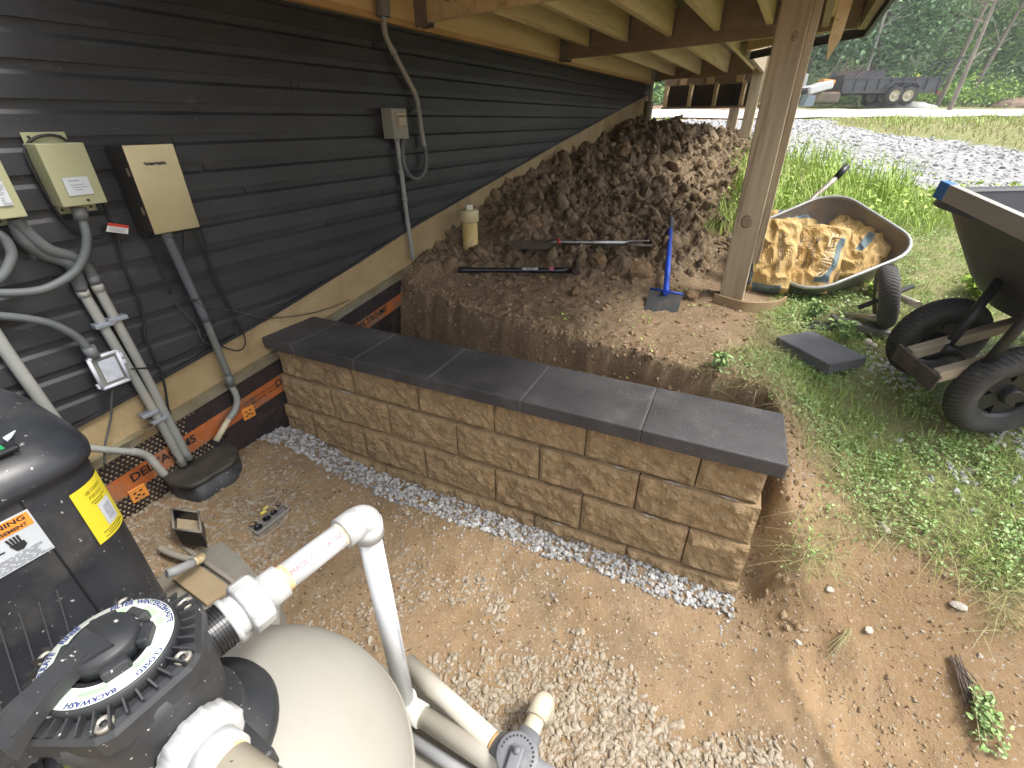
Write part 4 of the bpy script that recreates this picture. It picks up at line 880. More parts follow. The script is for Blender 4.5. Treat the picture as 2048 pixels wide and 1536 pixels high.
# stainless transformer box
ss = M('brushed steel', (.50, .42, .27), (.60, .52, .36), scale=5, rough=.30, metal=.9, stretch=(1, 1, 1), c3=(.36, .31, .22), c3scale=8, c3lo=.6, c3hi=.8)
o, g = wbox('transformer_box', 'tall brushed steel transformer box with dark sides on the black siding', (247, 293), (397, 452), .125, M('dark box side', (.02, .018, .015), rough=.5), lid=ss)
text('Intermatic', .016, wf(g, (g[0] + g[1]) / 2, g[3] - .052, .006), ink, o, bold=.0006)
for zz in (.19, .07):
    mb = MB(); mb.box(HP(g[4] - .03, g[0] - .002, g[2] + zz), HN * .003, HT * .002, UP * .012); mb.build('slot', ss, o)
TB = g
# disconnect box further along
o, g = wbox('disconnect_box', 'small grey disconnect box with beige handle below the deck, conduit under it', (783, 216), (819, 277), .075, M('disconnect grey', (.24, .25, .21), (.30, .29, .24), scale=12, rough=.6))
DB = g; tc_, zc_ = (g[0] + g[1]) / 2, (g[2] + g[3]) / 2
mb = MB(); mb.bbox(HP(g[4] + .006, tc_ + .002, zc_ + .01), HN * .008, HT * .028, UP * .022, .004); mb.build('handle', M('beige handle', (.42, .36, .25), rough=.6), o)
mb = MB(); mb.bbox(HP(g[4] + .004, tc_, zc_ + .045), HN * .006, HT * .034, UP * .006, .002); mb.build('hood', M('beige handle', (.42, .36, .25)), o)
# conduits
def run_(name, label, parts, cat='conduit', group=None):
    f = parts[0][1]; o = thing(name, label, cat, HW(*f[0][:2], f[0][2] if len(f[0]) > 2 else .04), group=group)
    for nm, pts, r, mat, rb in parts:
        P = [HW(p[0], p[1], p[2] if len(p) > 2 else .04) for p in pts]
        P = smooth_path(P, 6 if not rb else 26); mb = MB(); mb.tube(P, r, 14, rib=rb); mb.build(nm, mat, o)
    return o
run_('wall_conduit', 'left one of the two straight grey conduits strapped side by side', [
    ('flexible_section', [(31, 438, .06), (48, 479, .06), (85, 506, .05), (137, 526, .045), (152, 550, .04), (160, 572, .04)], .019, flex, .05),
    ('coupling', [(158, 566), (163, 582)], .0185, fit, None), ('rigid_tube', [(160, 575), (240, 708), (318, 841), (366, 930, .04)], .0155, cond, None), ('coupling', [(163, 580), (170, 593)], .018, cond, None)])
run_('wall_conduit', 'right one of the two straight grey conduits strapped side by side', [
    ('flexible_section', [(31, 436, .075), (60, 470, .07), (100, 500, .065), (143, 514, .05), (171, 532, .045), (186, 556, .04)], .0165, flex, .05),
    ('coupling', [(184, 552), (191, 568)], .018, fit, None), ('rigid_tube', [(190, 565), (246, 667), (297, 762), (328, 824), (378, 918, .045)], .0155, cond, None), ('coupling', [(192, 568), (199, 582)], .018, cond, None)])
for sx_, sy_, dx in ((205, 648, 26), (316, 838, -20)):
    o = thing('conduit_strap', 'metal strap clamping both grey conduits on the siding' if sy_ < 700 else 'metal strap clamping both grey conduits over the metal flashing', 'strap', HW(sx_, sy_, .04))
    for kk, (qx, qy) in enumerate(((sx_, sy_), (sx_ + dx, sy_ - 12))):
        p = HW(qx, qy, .04); mb = MB(); mb.bbox(p + HN * .005, HN * .018, HT * .030, UP * .008, .003); mb.build('clamp', M('clamp steel', (.30, .33, .38), rough=.45, metal=.5), o)
run_('wall_conduit', 'dark conduit dropping from the steel box, bending into the ground beside the block wall', [
    ('coupling', [(331, 462, .09), (337, 478, .08)], .017, fit, None), ('dark_tube', [(333, 470, .085), (379, 571, .05), (412, 642, .045)], .0165, M('conduit blue grey', (.085, .09, .105), (.11, .115, .13), scale=8, rough=.5), None),
    ('lower_tube', [(410, 636, .045), (424, 672, .045), (458, 755, .05)], .0145, M('conduit mid grey', (.13, .135, .125), rough=.6), None), ('coupling', [(456, 750, .05), (462, 772, .05)], .0175, fit, None),
    ('bend', [(460, 768, .05), (470, 785, .05), (474, 803, .05), (469, 822, .05), (458, 837, .05)], .0135, cond, None), ('stub', [(458, 837, .05), (432, 882, .06)], .0125, M('stub cream', (.55, .50, .35), rough=.6), None)])
run_('wall_conduit', 'straight grey conduit at the left edge, running down behind the heater', [('tube', [(-60, 585), (0, 684), (90, 812), (140, 880)], .0175, cond, None)])
run_('wall_conduit', 'grey bent conduit between the heater and the black ground cover', [('tube', [(150, 893, .09), (195, 898, .09), (240, 902, .09), (266, 904, .09)], .0125, cond, None),
    ('bend', [(262, 903, .09), (280, 906, .09), (297, 914, .09), (312, 930, .10), (330, 950, .11)], .015, cond, None)])
run_('flexible_conduit', 'grey ribbed hose looping from the small khaki box down to the left edge', [('fitting', [(157, 415, .07), (164, 440, .07)], .020, fit, None), ('hose', [(162, 432, .07), (173, 468, .08), (172, 500, .08), (160, 530, .08), (137, 554, .08), (82, 580, .08), (0, 586, .08), (-60, 575, .08)], .0125, flex, .06)])
run_('flexible_conduit', 'short ribbed hose loop at the left edge below the cut-off khaki box', [('hose', [(-50, 455, .08), (0, 470, .08), (20, 495, .08), (22, 520, .08), (0, 556, .08), (-50, 580, .08)], .0125, flex, .06)])
run_('flexible_conduit', 'ribbed hose sweeping from the left edge into the clear-fronted outlet box', [('hose', [(-60, 628, .06), (0, 632, .06), (50, 637, .06), (96, 646, .06), (130, 660, .06), (157, 677, .06), (178, 700, .06)], .0125, flex, .06), ('fitting', [(176, 694, .06), (190, 716, .06)], .019, fit, None)])
# power feed to the disconnect box
run_('power_conduit', 'grey conduit coming down from the deck ledger and hooking into the disconnect box', [
    ('junction_fitting', [(762, -40, .09), (765, -5, .09), (767, 24, .09), (768, 34, .09)], [.036, .036, .034, .020, ] if False else .033, M('fitting grey', (.17, .18, .175), rough=.55), None),
    ('rigid_tube', [(767, 30, .085), (771, 70, .06), (791, 112, .05), (818, 164, .045), (832, 192, .045), (838, 225, .045), (843, 262, .045), (849, 296, .045)], .0135, cond, None),
    ('coupling', [(782, 95, .05), (789, 108, .05)], .016, cond, None), ('coupling', [(836, 214, .045), (838, 226, .045)], .016, cond, None), ('coupling', [(843, 262, .045), (844, 270, .045)], .016, cond, None),
    ('flexible_section', [(848, 290, .045), (852, 315, .05), (850, 340, .055), (836, 357, .06), (820, 352, .06), (808, 330, .06), (805, 300, .055), (806, 276, .05)], .0125, flex, .06), ('coupling', [(806, 274, .05), (806, 288, .05)], .017, fit, None)])
run_('power_conduit', 'thin grey conduit dropping straight from the disconnect box into the soil', [('rigid_tube', [(793, 275, .045), (803, 345, .04), (812, 420, .035), (826, 520, .035)], .0125, cond, None),
    ('coupling', [(793, 275, .045), (794, 284, .045)], .017, cond, None), ('coupling', [(801, 340, .04), (802, 348, .04)], .0155, cond, None), ('coupling', [(809, 395, .04), (810, 402, .04)], .0155, cond, None)])
# thin cables
def cable(label, pts, r=.0032, mat=cab, off=.03, name='cable'):
    P = smooth_path([HW(p[0], p[1], p[2] if len(p) > 2 else off) for p in pts], 6); o = MB().tube(P, r, 8).build(name, mat); return tag(o, label, 'cable')
cable('black cable looped behind the small khaki box and sagging below it', [(143, 290), (125, 276), (103, 270), (75, 274), (55, 288), (52, 310), (85, 376), (115, 425), (143, 458), (165, 470), (191, 475), (226, 468)], .0042)
cable('thick black cable dropping past the red and white tag to the ground cover', [(205, 405, .06), (214, 425), (226, 450), (236, 472), (246, 526), (262, 562), (280, 605), (288, 640), (290, 673), (305, 705), (321, 742), (330, 775), (335, 810), (341, 835), (338, 878), (342, 895), (352, 920, .05)], .0044)
cable('thin black cable beside the left side of the steel box', [(240, 285), (232, 300), (238, 345), (262, 420), (290, 470), (320, 528), (343, 588)], .0028)
cable('looping black cable right of the steel box, ending in loose coils', [(397, 448), (408, 475), (415, 496), (424, 543), (440, 580), (461, 619), (480, 650), (489, 673), (490, 690), (478, 701), (455, 697), (427, 684), (407, 660), (397, 632), (396, 615)], .0032)
cable('second black cable right of the steel box joining the coils', [(380, 455), (400, 485), (418, 520), (445, 580), (466, 622), (475, 655), (468, 672), (450, 682), (425, 683), (408, 668)], .0028)
cable('black cable hanging straight below the steel box to the dark conduit', [(365, 455, .06), (367, 490, .05), (370, 530, .05), (376, 560, .05), (384, 588, .05), (398, 596, .06), (384, 602, .06), (375, 594, .05)], .0034)
cable('thin grey-green cable crossing the tan skirt board towards the block wall', [(386, 596, .06), (396, 606, .06), (410, 614, .06), (440, 617), (478, 624), (505, 632), (533, 636), (570, 634), (615, 628), (660, 616), (700, 600)], .0026, M('cable olive', (.06, .058, .045), rough=.6))
cable('thin black cable from the outlet box across both conduits', [(262, 738, .07), (280, 737, .07), (301, 734, .05), (340, 722), (376, 706), (400, 690), (412, 672), (424, 650), (426, 640)], .0030)
cable('thin cable from the dark conduit down to the skirt board', [(352, 606), (372, 630), (395, 655), (402, 676), (420, 690)], .0022, M('cable olive', (.06, .058, .045)))
cable('grey cable hanging from the bottom of the outlet box', [(225, 776, .05), (223, 800, .05), (222, 831, .05), (216, 862, .06), (210, 892, .08), (209, 930, .09)], .0042, M('cable grey', (.055, .055, .05), rough=.6))
o = thing('warning_tag', 'small white tag with a red top strip hanging on the black cable', 'tag', HW(235, 457, .05))
a, b, c_, d_ = [HW(*p, .05) for p in ((216, 445), (257, 451), (256, 468), (212, 463))]
mb = MB(); mb.prism([a, b, c_, d_], HN * .0008); mb.build('card', M('tag white', (.62, .62, .60), rough=.6), o)
mb = MB(); mb.prism([a, b, b.lerp(c_, .34), a.lerp(d_, .34)], HN * .0014); mb.build('red_strip', M('tag red', (.50, .04, .02), rough=.5), o)
mb = MB()
for f in (.5, .62, .74, .86): mb.bar(a.lerp(d_, f).lerp(b.lerp(c_, f), .12) + HN * .0012, a.lerp(d_, f).lerp(b.lerp(c_, f), .86) + HN * .0012, .0008, .0012)
mb.build('small_print', faint, o)
# clear-fronted outlet box
o = thing('outlet_box', 'white framed outlet box with a clear cover below the ribbed hose', 'box', HW(222, 742, .05))
g0, g1 = HW(180, 721, .10), HW(262, 758, .10); t0, t1 = .528, .612; z0, z1 = .728, .842; fr = M('outlet frame', (.60, .61, .68), (.52, .53, .58), scale=20, rough=.45)
mb = MB(); mb.bbox(HP(.04, (t0 + t1) / 2, (z0 + z1) / 2), HN * .02, HT * (t1 - t0) / 2 * .9, UP * (z1 - z0) / 2 * .92, .005); mb.build('back_box', M('outlet back', (.16, .165, .16), rough=.5), o)
mb = MB()
for (ta, za, tb_, zb_) in ((t0, z0, t1, z0), (t1, z0, t1, z1), (t1, z1, t0, z1), (t0, z1, t0, z0)): mb.tube([HP(.068, ta, za), HP(.068, tb_, zb_)], .006, 10)
mb.build('frame', fr, o)
mb = MB(); mb.bbox(HP(.062, (t0 + t1) / 2, (z0 + z1) / 2), HN * .001, HT * (t1 - t0) / 2 * .95, UP * (z1 - z0) / 2 * .95, .0005); mb.build('inner_plate', M('outlet plate', (.20, .205, .18), rough=.4), o)
mb = MB(); mb.bbox(HP(.066, (t0 + t1) / 2 + .004, (z0 + z1) / 2), HN * .002, HT * (t1 - t0) / 2 * .62, UP * (z1 - z0) / 2 * .72, .001); mb.build('window', M('outlet window', (.42, .46, .55), (.55, .58, .62), scale=12, rough=.2, c3=(.3, .33, .35), c3scale=20), o)
for tt_, zz_ in ((t1 + .006, z1 - .02), (t1 + .006, z1 - .045), (t0 - .004, z0 + .012)):
    mb = MB(); mb.bbox(HP(.062, tt_, zz_), HN * .008, HT * .007, UP * .008, .002); mb.build('hinge', fr, o)
# ------------------------------------------------------------------ things on the soil bench
def G(x, y): return H1(x, y)
def ontop(px, py, z0, lift=0.0):      # where the sight line through a surveyed pixel meets the ground
    z = z0
    for _ in range(8):
        p = Zp(px, py, z + lift); z = .5 * z + .5 * H0(p.x, p.y)
    return Zp(px, py, z + lift)
sp_ = thing('cleanout_standpipe', 'yellowed capped plastic standpipe sticking out of the soil near the tan skirt board', 'pipe', Zp(941, 500, .74))
pb = Yp(941, 480, 3.30)
oldp = M('yellowed pipe', (.60, .42, .15), (.68, .54, .26), scale=9, rough=.6, c3=(.30, .18, .07), c3scale=12, c3lo=.56, c3hi=.68)
mb = MB(); mb.tube([Vector((pb.x, pb.y, .55)), Vector((pb.x, pb.y, .975))], .053, 32); mb.build('pipe', oldp, sp_)
capm = M('standpipe cap', (.66, .60, .38), (.6, .5, .28), scale=14, rough=.5)
mb = MB(); mb.lathe((pb.x, pb.y, .945), [(.060, 0), (.064, .004), (.064, .068), (.058, .078), (.045, .080), (0, .080)], seg=36); mb.build('cap', capm, sp_)
mb = MB(); mb.bbox(Vector((pb.x, pb.y, 1.040)), Vector((.020, .006, 0)), Vector((-.006, .020, 0)), UP * .016, .002); mb.build('square_plug', M('plug white', (.70, .67, .56), rough=.5), sp_)

steel = M('worn steel', (.22, .215, .21), (.33, .32, .31), scale=14, rough=.35, metal=.85, c3=(.16, .09, .05), c3scale=10, c3lo=.6, c3hi=.75)
# D-handled spade
spd = thing('d_handle_spade', 'steel D-handled spade with muddy flat blade lying on the soil', 'spade', Zp(1105, 488, .8))
A0 = ontop(1023, 489, .8, .03); A1 = ontop(1108, 487, .8, .045); A2 = ontop(1250, 490, .8, .06); A3 = ontop(1304, 490, .8, .06)
y_ = Vector((.05, 1, .12)).normalized()
mb = MB(); a = (A1 - A0).normalized()
L = (A1 - A0).length; mb.loft([[A0 + a * (L * f) + y_ * s_ * w_ + UP * (.004 * math.cos(s_ * 2) + dz) for s_, dz in ((-1, 0), (-.5, .006), (0, .008), (.5, .006), (1, 0), (1, -.002), (0, .005), (-1, -.002))] for f, w_ in ((0, .075), (.04, .083), (.5, .088), (1, .092))], sm=False); mb.build('blade', M('muddy blade', (.10, .085, .065), (.17, .135, .095), scale=12, rough=.7, metal=.2), spd)
mb = MB(); mb.bbox(A1 + UP * .004, a * .006, y_ * .09, UP * .007, .002); mb.build('tread', steel, spd)
mb = MB(); mb.tube([A1 - a * .06 + UP * .004, A1 + a * .02 + UP * .012, A2 + UP * .01], [.012, .016, .0165], 14); mb.build('shaft', steel, spd)
mb = MB(); mb.tube([A1 + a * .02 + UP * .012, A1 + a * .045 + UP * .014], .0185, 14); mb.build('red_collar', M('red collar', (.45, .05, .04), rough=.5), spd)
b = (A3 - A2).normalized()
for sg in (-1, 1): mb = MB(); mb.tube(smooth_path([A2 - b * .01 + UP * .012, A2 + b * .04 + y_ * sg * .035 + UP * .014, A3 + y_ * sg * .045 + UP * .012]), .007, 10); mb.build('yoke', steel, spd)
mb = MB(); mb.tube([A3 - y_ * .058 + UP * .012, A3 + y_ * .058 + UP * .012], .012, 12); mb.build('grip', M('grip wood', (.14, .07, .04), rough=.6), spd)

# sledge hammer
sl = thing('sledge_hammer', 'black-handled sledge hammer lying below the spade on the soil', 'hammer', Zp(1030, 542, .72))
S0 = ontop(918, 540, .71, .022); S1 = ontop(1150, 541, .71, .055); s_ = (S1 - S0).normalized(); yy = s_.cross(UP).normalized()
hb = M('black handle', (.010, .011, .018), rough=.3, coat=.3)
mb = MB(); mb.tube([S0, S0 + s_ * .03, S0.lerp(S1, .35), S0.lerp(S1, .8), S1], [.021, .018, .0155, .0165, .020], 16); mb.build('handle', hb, sl)
mb = MB(); h0 = S1 + s_ * .005 + UP * .022; mb.lathe(h0 - yy * .085 - UP * .004, [(.022, 0), (.029, .010), (.029, .05), (.024, .065), (.024, .105), (.029, .12), (.029, .16), (.022, .17)], axis=yy, seg=8, sm=False); mb.build('head', M('hammer head', (.035, .03, .028), (.10, .06, .045), scale=20, rough=.5, metal=.4), sl)
sc0 = S0.lerp(S1, .62); nrm_ = (UP * .75 - yy * -.0 + Vector((0, -.66, 0))).normalized(); ty = nrm_.cross(s_).normalized()
mb = MB(); mb.box(sc0 + nrm_ * .0170, s_ * .048, ty * .0085, nrm_ * .0004); lb = mb.build('white_decal', label_w, sl)
text('HUSKY', .017, lambda x, y: sc0 + nrm_ * .0180 + s_ * x + ty * y, inkm, lb, bold=.0004)
mb = MB(); mb.box(S0.lerp(S1, .80) + nrm_ * .0185, s_ * .014, ty * .010, nrm_ * .0004); mb.build('red_decal', M('red decal', (.45, .12, .16), rough=.5), sl)

# blue-handled floor scraper
fs = thing('floor_scraper', 'long blue-handled scraper with a square grey blade resting on the soil', 'scraper', Zp(1325, 600, .68))
bt = Zp(1300, 578, .715), Zp(1366, 590, .715); bb_ = Zp(1285, 630, .625), Zp(1350, 641, .625)
nb = (bt[1] - bt[0]).cross(bb_[0] - bt[0]).normalized(); nb = nb if nb.z > 0 else -nb
mb = MB(); mb.prism([bt[0], bt[1], bb_[1], bb_[0]], nb * .004); mb.build('blade', M('scraper blade', (.055, .06, .065), (.085, .085, .085), scale=10, rough=.5, metal=.3, c3=(.16, .11, .07), c3scale=9, c3lo=.58, c3hi=.7), fs)
blu = M('blue paint', (.012, .06, .52), (.02, .09, .58), scale=10, rough=.4, speck=(.3, .3, .35), speck_scale=60, speck_lo=.72)
mb = MB(); mb.tube([bt[0] + nb * .006, bt[1] + nb * .006], .005, 8); mb.build('blade_edge', blu, fs)
mid = (bt[0] + bt[1]) / 2 + nb * .012; hz = ontop(1342, 436, .95, .05)
mb = MB(); mb.tube([mid - (hz - mid).normalized() * .03, mid.lerp(hz, .80)], .0165, 16); mb.build('handle', blu, fs)
mb = MB(); mb.tube([mid.lerp(hz, .79), mid.lerp(hz, .99), hz], [.0185, .0175, .012], 14); mb.build('grip', M('dark grip', (.06, .065, .085), rough=.6), fs)

# loose coping slab on the grass
c4_ = [Zp(1553, 671, .665), Zp(1625, 663, .665), Zp(1735, 712, .655), Zp(1660, 732, .655)]
ps = thing('loose_coping_slab', 'single charcoal coping slab lying on the grass edge away from the wall', 'slab', sum(c4_, Vector()) / 4)
cxx = sum(c4_, Vector()) / 4; exx = ((c4_[3] - c4_[0]) + (c4_[2] - c4_[1])) / 4; eyy = ((c4_[1] - c4_[0]) + (c4_[2] - c4_[3])) / 4
bm = bmesh.new(); bmesh.ops.create_cube(bm, size=2); bmesh.ops.bevel(bm, geom=bm.edges[:] + bm.verts[:], offset=.05, segments=2, affect='EDGES'); bm.verts.index_update()
mb = MB(); mb.add([cxx + exx * q.co.x + eyy * q.co.y + UP * (.023 * q.co.z - .023) for q in bm.verts], [[v_.index for v_ in f.verts] for f in bm.faces]); bm.free()
mb.build('slab', M('grey slab', (.085, .087, .098), (.12, .122, .135), scale=5, rough=.7, bump=.3, bscale=200, bdist=.002, speck=(.2, .2, .2), speck_scale=190, speck_lo=.68), ps)

# curved edging at the post foot and boards under the barrow
ed = thing('curved_edging', 'curved strip of tan edging half buried at the foot of the deck post', 'edging', Zp(1500, 612, .68))
P_ = smooth_path([ontop(x, y, .68, .035) for x, y in ((1428, 592), (1460, 602), (1490, 609), (1530, 610), (1556, 606), (1572, 598))], 5)
mb = MB()
for a, b in zip(P_[:-1], P_[1:]): mb.box((a + b) / 2 - UP * .055, (b - a) / 2, Vector((0, .006, 0)), UP * .07)
mb.build('strip', M('edging tan', (.28, .19, .10), (.36, .26, .15), scale=12, rough=.85), ed)
o_ = MB().bbox((Zp(1665, 640, .66) + Zp(1778, 668, .64)) / 2, (Zp(1778, 668, .64) - Zp(1665, 640, .66)) / 2, Vector((.01, .045, 0)), UP * .018, .004).build('loose_board', M('grey board', (.20, .19, .17), (.27, .25, .22), scale=8, rough=.85)); tag(o_, 'grey weathered board lying on the ground under the tipped wheelbarrow', 'board')
o_ = MB().bbox(Zp(1650, 655, .62), Vector((.13, -.025, 0)), Vector((.012, .05, 0)), UP * .014, .004).build('black_strip', M('black strip', (.02, .02, .022), rough=.5)); tag(o_, 'black plastic strip behind the loose coping slab', 'strip')
for k, (x, y, r) in enumerate(((1735, 685, .022), (1748, 692, .014), (1695, 603, .012))):
    q = ontop(x, y, .64, r * .6); V_, F_ = rock_variants(2, 1, .08, 40 + k, 1); o_ = np_mesh('pale_stone', V_[0] * r + np.array(q[:]), F_, M('pale stone', (.52, .48, .42), (.62, .58, .52), scale=30, rough=.8), smooth=True)
    tag(o_, ('larger pale round stone beside the loose coping slab', 'smaller pale round stone beside the loose coping slab', 'small pale stone under the tipped grey wheelbarrow')[k], 'stone')

# ------------------------------------------------------------------ wheel (used by both barrows)
rub = M('tyre rubber', (.030, .030, .031), (.055, .054, .052), scale=12, rough=.8, bump=.15, bscale=60, bdist=.001, c3=(.15, .14, .125), c3scale=6, c3lo=.55, c3hi=.85)
def wheel(parent, c, ax, r, w_, rimmat, spokes, tread=True, grey=None):
    ax = Vector(ax).normalized(); X, Y_, _ = frame(ax); wr = rim_r = r * .56; t = r - rim_r
    root = MB(); pr = []
    for k in range(17):
        a = math.pi * (-.60 + 1.2 * k / 16); pr.append((rim_r + t * .5 + math.cos(a) * t * .5, math.sin(a) * w_ / 2))
    root.lathe(c, [(rim_r, -w_ * .34)] + pr + [(rim_r, w_ * .34)], axis=ax, seg=56, close=False)
    wh = root.build('wheel', grey or rub, parent)
    if tread:
        mb = MB()
        for k in range(56):
            a = 2 * math.pi * k / 56
            for sg in (-1, 1):
                P = []
                for f in (0, .35, .7, 1.0):
                    u = sg * f * w_ * .42; aa = a + f * .10 + (0 if sg > 0 else .056); rr_ = rim_r + t * .5 + t * .5 * math.sqrt(max(0, 1 - (u / (w_ / 2)) ** 2)) + .0003
                    P.append(c + (X * math.cos(aa) + Y_ * math.sin(aa)) * rr_ + ax * u)
                for p, q in zip(P[:-1], P[1:]): mb.tube([p, q], .0012, 4, cap=False)
        mb.build('tread_grooves', M('groove', (.010, .010, .010), rough=.9), wh)
    mb = MB(); mb.lathe(c, [(rim_r + .004, -w_ * .34), (rim_r - .010, -w_ * .30), (rim_r - .014, 0), (rim_r - .010, w_ * .30), (rim_r + .004, w_ * .34)], axis=ax, seg=40, close=False); mb.build('rim', rimmat, wh)
    mb = MB(); mb.lathe(c, [(.026, -w_ * .45), (.03, -w_ * .40), (.03, w_ * .40), (.026, w_ * .45)], axis=ax, seg=20); mb.build('hub', rimmat, wh)
    for k in range(spokes):
        a = 2 * math.pi * k / spokes; d = X * math.cos(a) + Y_ * math.sin(a); s2 = ax.cross(d); mb = MB()
        mb.prism([c + d * .02 + s2 * .026 - ax * .012, c + d * (rim_r - .008) + s2 * .038 - ax * .012, c + d * (rim_r - .008) - s2 * .038 - ax * .012, c + d * .02 - s2 * .026 - ax * .012], ax * .024); mb.build('spoke', rimmat, wh)
    return wh
def rrect(c, X, Y_, a0, a1, b, r, n_=6, z=0, N=None):     # rounded rectangle: half length a0 (-X side) / a1 (+X side), half width b
    pts = []
    for (cx, cy, st) in ((a1 - r, b - r, 0), (-a0 + r, b - r, 90), (-a0 + r, -b + r, 180), (a1 - r, -b + r, 270)):
        for k in range(n_ + 1):
            t = R(st + 90 * k / n_); pts.append(c + X * (cx + r * math.cos(t)) + Y_ * (cy + r * math.sin(t)) + (N * z if N else Vector()))
    return pts

# ------------------------------------------------------------------ tipped grey steel wheelbarrow with cement bags
A_, B_, C_, D_ = Vector((1.485, 2.43, .68)), Vector((2.10, 2.50, .93)), Vector((2.22, 3.12, 1.225)), Vector((1.62, 3.06, .98))
X1 = (B_ - A_).normalized(); Y1 = ((D_ - A_) - X1 * (D_ - A_).dot(X1)).normalized(); N1 = X1.cross(Y1).normalized()      # N1: out of the tray
tc0 = (A_ + B_ + C_ + D_) / 4 - X1 * .035; bw = thing('grey_wheelbarrow', 'tipped grey steel wheelbarrow full of orange cement bags behind the deck post', 'wheelbarrow', tc0)
stl = M('tray galvanised', (.17, .165, .155), (.25, .24, .225), scale=7, rough=.5, metal=.35, c3=(.30, .215, .13), c3scale=3.5, c3lo=.50, c3hi=.75)
spec = [(0.0, .335, .35, .345), (-.10, .310, .32, .325), (-.20, .27, .27, .275), (-.255, .20, .19, .21), (-.262, .10, .10, .10)]
outer = [rrect(tc0, Y1, -X1, l1, l0, w_, min(.17, w_ * .8), z=z, N=N1) for z, w_, l0, l1 in [(z, w_, l1, l0) for z, w_, l0, l1 in spec]]
inner = [[tc0 + (p - tc0) * .985 + N1 * .004 for p in r_] for r_ in outer]
mb = MB(); mb.loft(outer, cap0=False, cap1=True); n_ = len(outer[0]); mb.loft(inner, cap0=False, cap1=True); tray = mb.build('tray', stl, bw, fix=False)
mb = MB(); mb.tube(outer[0] + [outer[0][0]], .010, 10, cap=False); mb.build('rolled_rim', M('rim steel', (.33, .33, .32), (.42, .42, .41), scale=9, rough=.4, metal=.5), bw)
alt = M('worn tube', (.42, .36, .30), (.50, .46, .42), scale=12, rough=.4, metal=.5, c3=(.24, .13, .07), c3scale=12, c3lo=.58, c3hi=.7)
whc = Vector((1.83, 2.16, .80)); fwd = -Y1
for sg, sx2 in ((-1, .13), (1, .17)):
    back = tc0 - N1 * .20 + X1 * sg * .27 + Y1 * .35; mid_ = tc0 - N1 * .27 + X1 * sg * .20 - Y1 * .20; front = whc + X1 * sg * .085 + fwd * .10 - N1 * .02
    gr = Yp(1672, 356, 3.40) if sg > 0 else back + Y1 * .17 + N1 * .005
    mb = MB(); mb.tube(smooth_path([gr, back + Y1 * .15 + N1 * .03, back, mid_, front], 5), .017, 14); mb.build('frame_tube', alt, bw)
    if sg > 0: mb = MB(); mb.tube([gr - (back + Y1 * .15 - gr).normalized() * .10, gr], .021, 14); mb.build('grip', bpl, bw)
    lg = [mid_ + Y1 * .35, mid_ + Y1 * .32 - N1 * .22 + X1 * sg * .05, mid_ + Y1 * .20 - N1 * .24 + X1 * sg * .05, mid_ + Y1 * .08]
    mb = MB(); mb.tube(smooth_path(lg, 5), .011, 10); mb.build('leg', M('leg dark steel', (.07, .068, .065), rough=.5, metal=.4), bw)
mb = MB(); mb.tube([whc - X1 * .13, whc + X1 * .13], .012, 10); mb.build('axle', bpl, bw)
wheel(bw, whc, X1 * .9 + Vector((.1, -.62, -.05)), .155, .082, M('rim steel', (.33, .33, .32)), 0, True, M('old tyre', (.075, .074, .07), (.12, .118, .11), scale=8, rough=.85))

